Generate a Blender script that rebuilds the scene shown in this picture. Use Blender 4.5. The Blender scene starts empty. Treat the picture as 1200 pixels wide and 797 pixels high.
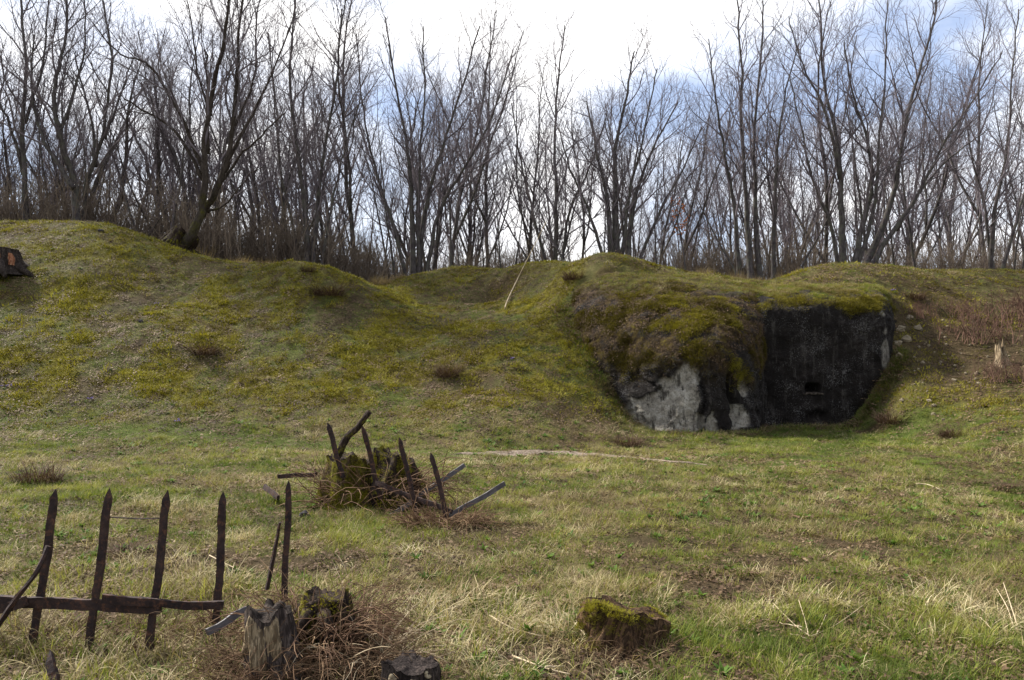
import bpy, math, random
import numpy as np
from mathutils import Vector

# ------------------------------------------------------------------ camera, sky, sun, exposure
S = bpy.context.scene
COL = S.collection
CAM_H, LENS, TILT = 1.65, 28.0, 0.01232
FPX = 1200 * LENS / 36.0
cam_d = bpy.data.cameras.new("camera"); cam_d.lens = LENS; cam_d.sensor_width = 36.0
cam_d.clip_start = 0.05; cam_d.clip_end = 3000
cam = bpy.data.objects.new("camera", cam_d); COL.objects.link(cam)
cam.location = (0, 0, CAM_H); cam.rotation_euler = (math.pi / 2 + TILT, 0, 0)
S.camera = cam

SUN_EL, SUN_AZ = math.radians(43), math.radians(-58)      # azimuth clockwise from +Y
W = bpy.data.worlds.new("World"); S.world = W; W.use_nodes = True
nt = W.node_tree; nt.nodes.clear()
def wn(t, **k):
    n = nt.nodes.new(t)
    for a, b in k.items(): setattr(n, a, b)
    return n
wl = nt.links.new
sky = wn('ShaderNodeTexSky', sky_type='NISHITA', sun_disc=False, sun_elevation=SUN_EL, sun_rotation=SUN_AZ)
sky.air_density = 1.0; sky.dust_density = 1.5; sky.ozone_density = 1.4
tc = wn('ShaderNodeTexCoord')
mp = wn('ShaderNodeMapping'); mp.inputs['Scale'].default_value = (1, 1, 2.1); mp.inputs['Location'].default_value = (3.1, 0.4, 1.7)
wl(tc.outputs['Generated'], mp.inputs['Vector'])
ns = wn('ShaderNodeTexNoise'); ns.inputs['Scale'].default_value = 2.3; ns.inputs['Detail'].default_value = 7; ns.inputs['Roughness'].default_value = 0.52
wl(mp.outputs['Vector'], ns.inputs['Vector'])
cr = wn('ShaderNodeValToRGB'); cr.color_ramp.elements[0].position = 0.43; cr.color_ramp.elements[1].position = 0.60
wl(ns.outputs['Fac'], cr.inputs['Fac'])
# thin veil over all of the blue: pale hazy spring sky
veil = wn('ShaderNodeMix', data_type='RGBA'); veil.inputs['Factor'].default_value = 0.5
veil.inputs[7].default_value = (5.6, 6.7, 9.4, 1)
wl(sky.outputs['Color'], veil.inputs[6])
ns2 = wn('ShaderNodeTexNoise'); ns2.inputs['Scale'].default_value = 4.0; ns2.inputs['Detail'].default_value = 5
wl(mp.outputs['Vector'], ns2.inputs['Vector'])
cc = wn('ShaderNodeValToRGB')
cc.color_ramp.elements[0].position = 0.35; cc.color_ramp.elements[0].color = (0.80, 0.80, 0.82, 1)
cc.color_ramp.elements[1].position = 0.62; cc.color_ramp.elements[1].color = (1, 0.985, 0.96, 1)
wl(ns2.outputs['Fac'], cc.inputs['Fac'])
cs = wn('ShaderNodeVectorMath', operation='SCALE'); cs.inputs['Scale'].default_value = 13.0
wl(cc.outputs['Color'], cs.inputs[0])
mx = wn('ShaderNodeMix', data_type='RGBA')
wl(cr.outputs['Color'], mx.inputs['Factor']); wl(veil.outputs[2], mx.inputs[6]); wl(cs.outputs['Vector'], mx.inputs[7])
bg = wn('ShaderNodeBackground'); bg.inputs['Strength'].default_value = 0.053
wl(mx.outputs[2], bg.inputs['Color'])
wo = wn('ShaderNodeOutputWorld'); wl(bg.outputs[0], wo.inputs[0])

sd = bpy.data.lights.new("sun", 'SUN'); sd.energy = 4.6; sd.angle = math.radians(7); sd.color = (1, 0.95, 0.87)
sun = bpy.data.objects.new("sun", sd); COL.objects.link(sun)
tosun = Vector((math.sin(SUN_AZ) * math.cos(SUN_EL), math.cos(SUN_AZ) * math.cos(SUN_EL), math.sin(SUN_EL)))
sun.rotation_euler = (-tosun).to_track_quat('-Z', 'Y').to_euler()
sun.location = (-10, 25, 30)
vs = S.view_settings
S.display_settings.display_device = 'sRGB'
vs.view_transform = 'Standard'; vs.look = 'None'; vs.exposure = 1.45; vs.gamma = 1.0; vs.use_curve_mapping = False
S.cycles.max_bounces = 5; S.cycles.diffuse_bounces = 3; S.cycles.transparent_max_bounces = 8

# ------------------------------------------------------------------ noise
rng = np.random.default_rng(7)
_T = np.random.default_rng(11).random(4096).astype(np.float64)
def vnoise(x, y, z=0.0):
    x, y, z = np.broadcast_arrays(np.asarray(x, float), np.asarray(y, float), np.asarray(z, float))
    xi, yi, zi = np.floor(x).astype(np.int64), np.floor(y).astype(np.int64), np.floor(z).astype(np.int64)
    fx, fy, fz = x - xi, y - yi, z - zi
    fx = fx*fx*fx*(fx*(fx*6-15)+10); fy = fy*fy*fy*(fy*(fy*6-15)+10); fz = fz*fz*fz*(fz*(fz*6-15)+10)
    def h(a, b, c): 
        k = (a * 73856093) ^ (b * 19349663) ^ (c * 83492791)
        k = (k ^ (k >> 13)) * 1274126177
        return _T[(k ^ (k >> 16)) & 4095]
    def lp(a, b, t): return a + (b - a) * t
    c = [[lp(h(xi, yi+j, zi+k), h(xi+1, yi+j, zi+k), fx) for j in (0, 1)] for k in (0, 1)]
    return lp(lp(c[0][0], c[0][1], fy), lp(c[1][0], c[1][1], fy), fz) * 2 - 1
def fbm(x, y, z=0.0, o=4, g=0.5):
    s, a, t = 0, 1.0, 0
    for i in range(o):
        f = 2.03 ** i
        s = s + a * vnoise(np.asarray(x) * f + 17.3 * i, np.asarray(y) * f - 9.1 * i, np.asarray(z) * f + 3.7 * i); t += a; a *= g
    return s / t
def sstep(a, b, x): 
    t = np.clip((np.asarray(x, float) - a) / (b - a), 0, 1); return t * t * (3 - 2 * t)

# ------------------------------------------------------------------ mesh helpers
def mk_mesh(name, V, quads=None, tris=None, smooth=True):
    V = np.asarray(V, np.float32).reshape(-1, 3)
    q = np.asarray(quads if quads is not None else [], np.int32).reshape(-1, 4)
    t = np.asarray(tris if tris is not None else [], np.int32).reshape(-1, 3)
    me = bpy.data.meshes.new(name)
    me.vertices.add(len(V)); me.vertices.foreach_set('co', V.ravel())
    me.loops.add(q.size + t.size); me.loops.foreach_set('vertex_index', np.concatenate([q.ravel(), t.ravel()]).astype(np.int32))
    nf = len(q) + len(t); me.polygons.add(nf)
    st = np.concatenate([np.arange(len(q)) * 4, q.size + np.arange(len(t)) * 3]).astype(np.int32)
    me.polygons.foreach_set('loop_start', st)
    me.update(calc_edges=True)
    me.polygons.foreach_set('use_smooth', np.full(nf, smooth, bool))
    me.validate()
    return me
def attr(me, name, arr, typ='FLOAT', dom='POINT'):
    a = me.attributes.new(name, typ, dom)
    key = {'FLOAT': 'value', 'FLOAT_VECTOR': 'vector', 'FLOAT_COLOR': 'color', 'INT': 'value'}[typ]
    a.data.foreach_set(key, np.ascontiguousarray(arr, np.int32 if typ == 'INT' else np.float32).ravel())
class MB:
    def __init__(s): s.v, s.q, s.t, s.n = [], [], [], 0
    def add(s, V, q=None, t=None):
        V = np.asarray(V, float).reshape(-1, 3); s.v.append(V)
        if q is not None and len(q): s.q.append(np.asarray(q, int).reshape(-1, 4) + s.n)
        if t is not None and len(t): s.t.append(np.asarray(t, int).reshape(-1, 3) + s.n)
        s.n += len(V)
    def mesh(s, name, smooth=True):
        return mk_mesh(name, np.concatenate(s.v), np.concatenate(s.q) if s.q else None, np.concatenate(s.t) if s.t else None, smooth)
    def obj(s, name, m, parent=None, smooth=True): return link(name, s.mesh(name, smooth), m, parent)
def link(name, me, m=None, parent=None):
    if m is not None and not len(me.materials): me.materials.append(m)
    o = bpy.data.objects.new(name, me); COL.objects.link(o)
    if parent is not None: o.parent = parent
    return o
def empty(name, loc, rz=0.0):
    o = bpy.data.objects.new(name, None); COL.objects.link(o); o.location = loc; o.rotation_euler = (0, 0, rz); o.empty_display_size = 0.2
    return o
def tag(o, label=None, cat=None, group=None, kind=None):
    for k, v in (('label', label), ('category', cat), ('group', group), ('kind', kind)):
        if v: o[k] = v
    return o
def dup(root, loc, rz=0.0, sc=1.0, label=None, group=None):
    r = root.copy(); COL.objects.link(r); r.location = loc; r.rotation_euler = (0, 0, rz)
    r.scale = sc if hasattr(sc, '__len__') else (sc, sc, sc)
    if label: r['label'] = label
    if group: r['group'] = group
    for ch in root.children:
        c = ch.copy(); COL.objects.link(c); c.parent = r
        for g in ch.children:
            e = g.copy(); COL.objects.link(e); e.parent = c
    return r
def norm(v): return v / (np.linalg.norm(v, axis=-1, keepdims=True) + 1e-9)
def tube(pts, rad, sides=6, cap=True, rough=0.0, rg=None, flat=None):
    P = np.asarray(pts, float); R = np.broadcast_to(np.asarray(rad, float), (len(P),)).copy()
    T = np.empty_like(P); T[1:-1] = P[2:] - P[:-2]; T[0] = P[1] - P[0]; T[-1] = P[-1] - P[-2]; T = norm(T)
    up = np.array([0.0, 0, 1]) if abs(T[0][2]) < 0.9 else np.array([1.0, 0, 0])
    A = norm(np.cross(T, up)); bad = np.linalg.norm(np.cross(T, up), axis=1) < 0.15
    if bad.any(): A[bad] = norm(np.cross(T[bad], np.array([0, 1.0, 0.1])))
    B = np.cross(T, A)
    a = np.arange(sides) * 2 * np.pi / sides
    rr = R[:, None] * np.ones((1, sides))
    if rough and rg is not None: rr = rr * (1 + rough * rg.uniform(-1, 1, rr.shape))
    fx, fy = flat if flat else (1, 1)
    V = P[:, None, :] + rr[..., None] * (fx * np.cos(a)[None, :, None] * A[:, None, :] + fy * np.sin(a)[None, :, None] * B[:, None, :])
    V = V.reshape(-1, 3); n = len(P)
    i = (np.arange(n - 1)[:, None] * sides + np.arange(sides)[None]); j = (np.arange(n - 1)[:, None] * sides + (np.arange(sides)[None] + 1) % sides)
    q = np.stack([i, j, j + sides, i + sides], -1).reshape(-1, 4); t = []
    if cap:
        V = np.concatenate([V, P[:1], P[-1:]]); c0, c1 = n * sides, n * sides + 1
        t = [(c0, (k + 1) % sides, k) for k in range(sides)] + [(c1, (n - 1) * sides + k, (n - 1) * sides + (k + 1) % sides) for k in range(sides)]
    return V, q, np.array(t, int).reshape(-1, 3)

# ------------------------------------------------------------------ node material helper
class NM:
    def __init__(s, name, rough=0.85, spec=0.15):
        s.m = bpy.data.materials.new(name); s.m.use_nodes = True; s.t = s.m.node_tree
        s.b = s.t.nodes['Principled BSDF']; s.b.inputs['Roughness'].default_value = rough
        s.b.inputs['Specular IOR Level'].default_value = spec
        s.out = s.t.nodes['Material Output']; s.tc = s.n('ShaderNodeTexCoord'); s.vec = s.tc.outputs['Object']
    def n(s, t, **k):
        x = s.t.nodes.new(t)
        for a, b in k.items(): setattr(x, a, b)
        return x
    def l(s, a, b): s.t.links.new(a, b)
    def noise(s, scale, det=4, rough=0.55, stretch=None, off=0, dist=0.0):
        x = s.n('ShaderNodeTexNoise'); x.inputs['Scale'].default_value = scale; x.inputs['Detail'].default_value = det
        x.inputs['Roughness'].default_value = rough; x.inputs['Distortion'].default_value = dist
        m = s.n('ShaderNodeMapping'); m.inputs['Location'].default_value = (off, off * .7, off * .3)
        if stretch: m.inputs['Scale'].default_value = stretch
        s.l(s.vec, m.inputs['Vector']); s.l(m.outputs['Vector'], x.inputs['Vector']); return x.outputs['Fac']
    def attr(s, name, kind='GEOMETRY', out='Fac'):
        x = s.n('ShaderNodeAttribute', attribute_name=name, attribute_type=kind); return x.outputs[out]
    def ramp(s, f, stops, interp='LINEAR'):
        r = s.n('ShaderNodeValToRGB'); e = r.color_ramp.elements; r.color_ramp.interpolation = interp
        while len(e) < len(stops): e.new(0.5)
        for k, (p, c) in enumerate(stops):
            e[k].position = p; e[k].color = (c, c, c, 1) if not hasattr(c, '__len__') else (*c, 1)
        s.l(f, r.inputs['Fac']); return r.outputs['Color']
    def mix(s, f, a, b, mode='MIX'):
        x = s.n('ShaderNodeMix', data_type='RGBA', blend_type=mode)
        for sock, v in ((x.inputs['Factor'], f), (x.inputs[6], a), (x.inputs[7], b)):
            if isinstance(v, (int, float)): sock.default_value = v
            elif isinstance(v, tuple): sock.default_value = (*v, 1)
            else: s.l(v, sock)
        return x.outputs[2]
    def math(s, op, a, b=0.0, clamp=False):
        x = s.n('ShaderNodeMath', operation=op, use_clamp=clamp)
        for k, v in ((0, a), (1, b)):
            if isinstance(v, (int, float)): x.inputs[k].default_value = v
            else: s.l(v, x.inputs[k])
        return x.outputs[0]
    def color(s, c): s.l(c, s.b.inputs['Base Color']) if not isinstance(c, tuple) else setattr(s.b.inputs['Base Color'], 'default_value', (*c, 1)); s.c = c
    def bump(s, h, st=0.5, dist=0.02):
        b = s.n('ShaderNodeBump'); b.inputs['Strength'].default_value = st; b.inputs['Distance'].default_value = dist
        s.l(h, b.inputs['Height']); s.l(b.outputs['Normal'], s.b.inputs['Normal'])
    def translucent(s, f=0.35, tint=(1, 1, .6)):
        tr = s.n('ShaderNodeBsdfTranslucent'); c = s.mix(1.0, s.c, tint, 'MULTIPLY') ; s.l(c, tr.inputs['Color'])
        m = s.n('ShaderNodeMixShader'); m.inputs[0].default_value = f
        s.l(s.b.outputs[0], m.inputs[1]); s.l(tr.outputs[0], m.inputs[2]); s.l(m.outputs[0], s.out.inputs['Surface'])

# ------------------------------------------------------------------ terrain
CT, ST = math.cos(TILT), math.sin(TILT)
def ray(px, py):
    a = (px - 600) / FPX; b = -(py - 398.5) / FPX
    return np.array([a, CT - b * ST, ST + b * CT])
def P(px, py, d):
    r = ray(px, py); return np.array([0, 0, CAM_H]) + r * (d / r[1])
ctl = [  # pixel of the photograph the point is seen at, and its distance in metres
 # crest, left to right
 (0,262,24.5),(60,262,23.5),(110,262,23),(150,269,22.8),(190,285,22.5),(250,304,22.2),(300,311,21.8),(350,308,21.4),(390,320,21.2),
 (430,336,23.5),(480,325,25),(540,314,25.5),(600,316,25.5),(640,308,23),(690,303,20.8),(740,311,20.3),(790,321,20.6),(850,324,21),(890,333,21.5),(740,314,22.3),(790,323,22.5),(690,310,22.8),(850,326,23),(890,334,23.3),(740,320,25),(820,326,25.5),(250,311,24.3),(190,291,23.8),(300,316,23.6),(430,341,25.5),(390,326,23.4),(930,328,23.4),(985,317,23.4),(1050,319,23.6),(345,318,25),
 (930,322,21.5),(985,312,21.5),(1050,315,22),(1120,317,22.5),(1200,318,23.5),
 # hill face
 (0,310,20),(60,310,20),(130,320,20),(200,340,20),(300,350,20),(380,355,19.8),(430,365,19.8),
 (0,370,17.8),(100,380,17.7),(200,390,17.8),(300,400,17.9),(400,410,17.8),(460,420,17.7),
 (0,440,15.8),(100,445,15.9),(200,450,16),(300,455,16),(400,460,16),(500,470,15.8),
 (0,492,14.4),(100,497,14.4),(200,505,14.1),(300,512,13.9),(400,518,13.7),(500,522,13.5),(600,522,13.6),
 (520,375,20.5),(520,345,23),(600,365,20.6),(640,345,20.8),(560,430,16.9),(620,430,16.8),(600,480,15.0),(660,500,14.9),(560,400,18.0),(640,392,18.5),
 (690,460,16.4),(730,497,15.7),(650,450,16.4),
 # right slope
 (1050,425,17.5),(1003,488,16.9),(1022,464,17.1),(1030,470,16.5),(1060,485,15.7),(1100,480,15.5),(1150,510,13.6),(1200,540,12.0),(1200,485,14.2),(1200,420,17),(1200,360,20.3),(1100,425,17.4),(1100,365,19.8),(1150,390,18.5),
 (1040,350,19.6),(1090,335,21),(960,335,20.3),
]
pts = [P(*c) for c in ctl]
for x, y, z in [(-3,3,0),(0,2,0),(3,3,0),(0,5,0),(-3,6,.02),(3,6,-.02),(0,9,0),(-5,9,.05),(5,9,-.02),(8,10,-.02),(-8,10,.1),(-3,12,.03),(3,12,0),(6,13,0),
                (3.6,15.4,0),(5,16,-.02),(6.5,16.6,0),(5.5,14.5,-.02),(7.5,15.0,0.05),(0,-5,0),(-12,0,.2),(12,0,0),(-8,4,.1),(8,4,0),(14,6,.3),(-14,8,.7),(-30,10,2),(30,10,2),
                (-26,24,5),(26,24,4.2),(-35,-8,0),(35,-8,0),(22,12,1.6),(-20,14,2.0),
                (-12,28,4.5),(-8,27,3.9),(-4,29,3.5),(0,30,4.1),(5,27,4.0),(9,27,3.85),(14,28,3.9),(-18,30,4.6),(20,30,4.1),
                (-12,38,4.2),(0,38,3.9),(12,38,3.9),(-26,40,4.2),(26,40,4.0),(0,46,3.4),(-20,48,3.5),(20,48,3.4),(-38,46,3.5),(38,46,3.4)]:
    pts.append(np.array([x, y, z], float))
pts = np.array(pts)
C2 = 0.8
def phi(r2): return np.sqrt(r2 + C2)
_n = len(pts)
A = np.zeros((_n + 3, _n + 3)); dx = pts[:, None, :2] - pts[None, :, :2]
A[:_n, :_n] = phi((dx ** 2).sum(-1)) + np.eye(_n) * -0.02
A[:_n, _n] = A[_n, :_n] = 1; A[:_n, _n+1:] = pts[:, :2]; A[_n+1:, :_n] = pts[:, :2].T
_w = np.linalg.solve(A, np.concatenate([pts[:, 2], [0, 0, 0]]))
def H0(x, y):
    x = np.asarray(x, float); y = np.asarray(y, float); sh = np.broadcast(x, y).shape
    xf, yf = np.broadcast_to(x, sh).ravel(), np.broadcast_to(y, sh).ravel()
    xc, yc = np.clip(xf, -38, 38), np.clip(yf, -8, 48)
    out = np.empty(len(xf))
    for k in range(0, len(xf), 20000):
        s = slice(k, k + 20000)
        r2 = (xc[s, None] - pts[None, :, 0]) ** 2 + (yc[s, None] - pts[None, :, 1]) ** 2
        out[s] = phi(r2) @ _w[:_n] + _w[_n] + _w[_n+1] * xc[s] + _w[_n+2] * yc[s]
    out = out - np.clip(yf - 40, 0, 90) * 0.10
    return out.reshape(sh)
HOL = P(580, 350, 22.6)[:2]
def bunker_cap(x, y):      # the ground stays low in front of and inside the bunker's masonry
    inx = sstep(1.75, 3.0, x) * (1 - sstep(7.0, 8.2, x))
    return inx, np.where(y < 18.4, -0.03, -0.03 + (y - 18.4) * 2.2)
def H(x, y, fine=True):
    z = H0(x, y)
    z = z - 0.55 * np.exp(-(((x - HOL[0]) / 0.7) ** 2 + ((y - HOL[1]) / 0.6) ** 2))
    inx, cap = bunker_cap(np.asarray(x, float), np.asarray(y, float))
    z = z + (np.minimum(z, cap) - z) * inx
    if fine:
        far = sstep(60, 30, np.abs(y)) if False else 1.0
        z = z + 0.10 * fbm(np.asarray(x) * 0.55, np.asarray(y) * 0.55, 5.0, 3) * sstep(-0.2, 1.2, z) + 0.035 * fbm(np.asarray(x) * 1.9, np.asarray(y) * 1.9, 1.0, 3) + 0.022 * fbm(np.asarray(x) * 5, np.asarray(y) * 5, 2.0, 3) * (1 + .8 * sstep(.2, 1, z))
    return z
def lines(lo, hi, st, far, side='both'):
    a = list(np.arange(lo, hi + 1e-6, st)); g = st; x = hi
    while x < far: g *= 1.18; x += g; a.append(x)
    g = st; x = lo
    while x > -far: g *= 1.18; x -= g; a.insert(0, x)
    return np.array(a)
gx = lines(-19, 19, 0.085, 420); gy = lines(2.2, 30, 0.075, 420)
XX, YY = np.meshgrid(gx, gy)
ZZ = H(XX, YY)
def G(px, py, dmax=60):      # where the line of sight through a pixel meets the ground
    r = ray(px, py); r = r / r[1]; d = np.concatenate([np.arange(2.2, 30, 0.02), np.arange(30, dmax, 0.2)])
    p = np.array([0, 0, CAM_H])[None] + d[:, None] * r[None]
    hit = np.nonzero(p[:, 2] < H(p[:, 0], p[:, 1]))[0]
    i = hit[0] if len(hit) else len(d) - 1
    return p[i]
def on(x, y, dz=0.0): return (float(x), float(y), float(H(np.array([x]), np.array([y]))[0]) + dz)

# what grows where: four fields read both by the ground's material and by the plants scattered on it
def blob(x, y, cx, cy, rx, ry): return np.exp(-(((x - cx) / rx) ** 2 + ((y - cy) / ry) ** 2))
spots_dirt = [(*G(560,625)[:2],.55,.35),(*G(740,772)[:2],.35,.2),(*G(650,770)[:2],.3,.2),(*G(880,690)[:2],.5,.25),(*G(1000,640)[:2],.5,.3),(*G(230,650)[:2],.5,.35),(*G(120,640)[:2],.45,.3),(*G(790,640)[:2],.5,.2),(*G(170,345)[:2],.9,.6),(*G(245,415)[:2],.55,.45),(*G(340,300)[:2],.5,.5),(*G(560,455)[:2],.7,.5),(*G(660,480)[:2],.7,.6),(*G(520,640)[:2],.35,.22),(*G(560,640)[:2],.3,.2),(*G(735,775)[:2],.28,.2),(*G(525,432)[:2],.4,.35),
              (*G(610,775)[:2],.25,.16),(*G(900,655)[:2],.25,.15),(*G(930,680)[:2],.35,.15),(*G(15,268)[:2],1.2,.9),(*G(1190,570)[:2],.5,.3),(*G(1130,420)[:2],1.2,1.4),(*G(1180,400)[:2],1.0,1.5),(*G(1030,500)[:2],.5,.3),(*G(90,460)[:2],.5,.4),(*G(330,660)[:2],.5,.4),(*G(430,770)[:2],.45,.35),(*G(720,420)[:2],.8,1.2),(HOL[0],HOL[1]+.3,.8,.55)]
PATH_PX = [(528,533),(560,532),(600,532),(650,531),(700,533),(745,537),(790,542),(830,546)]
PATH = np.array([G(*p) for p in PATH_PX])
TRACK = np.array([G(*p) for p in [(0,492),(60,497),(120,502),(200,507),(280,514),(350,520),(420,527),(480,531),(528,533)]])
TRACK2 = np.array([G(*p) for p in [(830,546),(900,545),(960,540),(1000,530),(1060,532),(1120,550),(1200,590)]])
def near_line(x, y, L):
    d = np.full(np.shape(x), 1e9)
    for a, b in zip(L[:-1], L[1:]):
        ab = b[:2] - a[:2]; t = np.clip(((x - a[0]) * ab[0] + (y - a[1]) * ab[1]) / (ab @ ab), 0, 1)
        d = np.minimum(d, np.hypot(x - a[0] - t * ab[0], y - a[1] - t * ab[1]))
    return d
def fields(x, y, z):
    n1 = fbm(x * .45, y * .45, 11., 3); n2 = fbm(x * 1.3, y * 1.3, 21., 4); n3 = fbm(x * 3.6, y * 3.6, 31., 3); n4 = fbm(x*1.1+n2, y*.6, 41., 3)
    hill = sstep(0.15, 0.9, z) * (1 - sstep(1.6, 4.0, x) * .45)
    crest = sstep(3.0, 3.8, z)
    moss = np.clip(hill * (1 - .6 * crest) * sstep(-.16, .14, n2 * .8 + .4 * n1 + .75 * n3), 0, 1)
    dirt = np.zeros_like(x)
    for cx, cy, rx, ry in spots_dirt: dirt = np.maximum(dirt, blob(x, y, cx, cy, rx, ry))
    dirt = np.clip(dirt * (1.05 + .9 * n3) + .6 * sstep(.10, .36, n4 + .5 * n3) * (.4 + .6 * hill) + sstep(.26, .42, n3 - .3 * n2) * .5, 0, 1)
    lush = sstep(2.4, 5.0, x) * sstep(13, 10.5, 0 * x + 25 - y) * (1 - sstep(.3, .9, z)) + .45 * sstep(.12, .5, fbm(x * .8, y * .8, 51., 3)) + .5*blob(x,y,*G(1150,770)[:2],.8,.35) + .35*blob(x,y,*G(350,600)[:2],1,.8)
    tr = np.minimum(near_line(x, y, TRACK), near_line(x, y, TRACK2))
    track = sstep(.55, .12, tr)
    lush = np.clip(lush + track, 0, 1)
    straw = np.clip((1 - hill * .75) * sstep(-.38, .25, n2 - .35 * n1) * (1 - .75 * lush) + blob(x, y, -2.0, 4.6, 1.6, 1.6) * .6 + .35 * crest, 0, 1)
    rs = sstep(7.6, 9.0, x) * sstep(.35, 1.0, z) * (1 - .6 * sstep(3.2, 3.9, z)); dirt = np.clip(dirt + rs * (.55 + .6 * n2), 0, 1); moss = moss * (1 - .6 * rs)
    lush = lush * (1 - dirt); 
    return moss, dirt, lush, straw, track
mo, di, lu, sw, tk = fields(XX.ravel(), YY.ravel(), ZZ.ravel())

g = NM('grass_ground', 0.95, 0.05)
am, ad, al, as_ = g.attr('moss'), g.attr('dirt'), g.attr('lush'), g.attr('straw')
soil = g.ramp(g.noise(9, 6, .65), [(.3, (.030, .020, .013)), (.55, (.065, .045, .027)), (.75, (.11, .08, .045))])
grs = g.ramp(g.noise(6, 5, .7, off=3), [(.3, (.045, .055, .014)), (.5, (.085, .095, .025)), (.7, (.14, .13, .05))])
mos = g.ramp(g.noise(5, 6, .7, off=5), [(.32, (.05, .040, .010)), (.5, (.14, .12, .014)), (.68, (.24, .21, .022))])
strw = g.ramp(g.noise(14, 5, .7, off=7), [(.3, (.08, .06, .03)), (.55, (.17, .135, .065)), (.75, (.27, .22, .12))])
c = g.mix(g.math('MULTIPLY', as_, .75), grs, strw); c = g.mix(g.math('MULTIPLY', am, .95), c, mos)
c = g.mix(g.math('MULTIPLY', al, .5), c, (.065, .105, .018)); 
c = g.mix(g.math('MULTIPLY', ad, .85), c, soil)
c = g.mix(g.ramp(g.noise(34, 3, .6, off=9), [(.50, 0.0), (.66, .6)]), c, soil)
g.color(c)
hh = g.math('ADD', g.noise(28, 5, .75), g.math('MULTIPLY', g.noise(90, 3, .7), .5)); g.bump(hh, 1.0, .05)
idx = np.arange(len(gx) * len(gy)).reshape(len(gy), len(gx))
me = mk_mesh('ground', np.stack([XX, YY, ZZ], -1).reshape(-1, 3), np.stack([idx[:-1, :-1], idx[:-1, 1:], idx[1:, 1:], idx[1:, :-1]], -1).reshape(-1, 4))
for k, v in (('moss', mo), ('dirt', di), ('lush', lu), ('straw', sw)): attr(me, k, v)
tag(link('ground', me, g.m), 'grassy meadow rising into mossy mounds', kind='structure')

# trodden earth path
pth = NM('path_earth', .95, .05)
pth.color(pth.mix(pth.ramp(pth.noise(26, 4, .7), [(.45, 0.), (.62, 1.)]), (.105, .082, .062), (.24, .195, .155))); pth.bump(pth.noise(50, 4, .7), .8, .02)
tt = np.linspace(0, 1, 160); seg = np.linspace(0, 1, len(PATH)); cx = np.interp(tt, seg, PATH[:, 0]); cy = np.interp(tt, seg, PATH[:, 1]) + .06 * fbm(tt * 14, 0 * tt)
wd = (.07 + .08 * np.sin(np.pi * tt) ** .6 * (1 + .6 * fbm(tt * 22, 0 * tt, 4.))) * sstep(0, .12, tt) * (1 - .7 * sstep(.6, 1, tt)); s5 = np.linspace(-1, 1, 9)
px_ = cx[:, None] + 0 * s5[None]; py_ = cy[:, None] + wd[:, None] * s5[None]
pz_ = H(px_, py_) + .018 - .012 * np.abs(s5)[None] ** 3
ii = np.arange(160 * 9).reshape(160, 9)
me = mk_mesh('path', np.stack([px_, py_, pz_], -1).reshape(-1, 3), np.stack([ii[:-1, :-1], ii[1:, :-1], ii[1:, 1:], ii[:-1, 1:]], -1).reshape(-1, 4))
tag(link('path', me, pth.m), 'narrow trodden earth path crossing the grass', kind='structure')

# ------------------------------------------------------------------ bunker
def catmull(rows, n):
    R = np.asarray(rows, float); k = len(R); t = np.linspace(0, k - 1, n); i = np.minimum(t.astype(int), k - 2); f = (t - i)
    sh = (-1,) + (1,) * (R.ndim - 1); f = f.reshape(sh)
    p0, p1, p2, p3 = R[np.maximum(i - 1, 0)], R[i], R[i + 1], R[np.minimum(i + 2, k - 1)]
    return .5 * (2 * p1 + (p2 - p0) * f + (2 * p0 - 5 * p1 + 4 * p2 - p3) * f ** 2 + (3 * p1 - p0 - 3 * p2 + p3) * f ** 3)
def grid_surface(cols, nu, nv):
    Gd = np.array([[P(px, py, d) for (px, py, d) in col] for col in cols])
    Gd = catmull(Gd, nu); return np.swapaxes(catmull(np.swapaxes(Gd, 0, 1), nv), 0, 1)      # nu x nv x 3
def gnormals(g):
    du = np.gradient(g, axis=0); dv = np.gradient(g, axis=1); n = norm(np.cross(du, dv)); return n
def gmesh(name, g):
    nu, nv = g.shape[:2]; i = np.arange(nu * nv).reshape(nu, nv)
    return mk_mesh(name, g.reshape(-1, 3), np.stack([i[:-1, :-1], i[1:, :-1], i[1:, 1:], i[:-1, 1:]], -1).reshape(-1, 4))
cons = NM('weathered_concrete', .92, .12)
sp, ms = cons.attr('spall'), cons.attr('moss')
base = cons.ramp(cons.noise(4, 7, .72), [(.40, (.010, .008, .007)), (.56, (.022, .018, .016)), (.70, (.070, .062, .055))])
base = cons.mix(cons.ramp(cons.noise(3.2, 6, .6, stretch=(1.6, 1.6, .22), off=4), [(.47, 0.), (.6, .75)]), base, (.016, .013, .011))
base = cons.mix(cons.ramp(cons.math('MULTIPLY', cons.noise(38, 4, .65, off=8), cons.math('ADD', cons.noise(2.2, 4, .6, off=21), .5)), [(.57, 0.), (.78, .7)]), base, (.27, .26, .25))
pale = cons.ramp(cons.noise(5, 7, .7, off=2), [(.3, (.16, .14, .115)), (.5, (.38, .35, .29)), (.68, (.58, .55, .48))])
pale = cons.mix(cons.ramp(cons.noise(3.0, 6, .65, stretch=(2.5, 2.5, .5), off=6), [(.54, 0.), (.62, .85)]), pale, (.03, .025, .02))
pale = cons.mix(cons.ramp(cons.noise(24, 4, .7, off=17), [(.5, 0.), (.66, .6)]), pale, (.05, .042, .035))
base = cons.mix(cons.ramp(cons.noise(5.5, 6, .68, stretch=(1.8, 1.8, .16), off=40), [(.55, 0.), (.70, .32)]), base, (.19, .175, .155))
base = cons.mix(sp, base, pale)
mossc = cons.ramp(cons.noise(7, 6, .7, off=12), [(.34, (.010, .007, .004)), (.48, (.042, .026, .008)), (.60, (.085, .062, .010)), (.74, (.15, .13, .012))])
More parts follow.
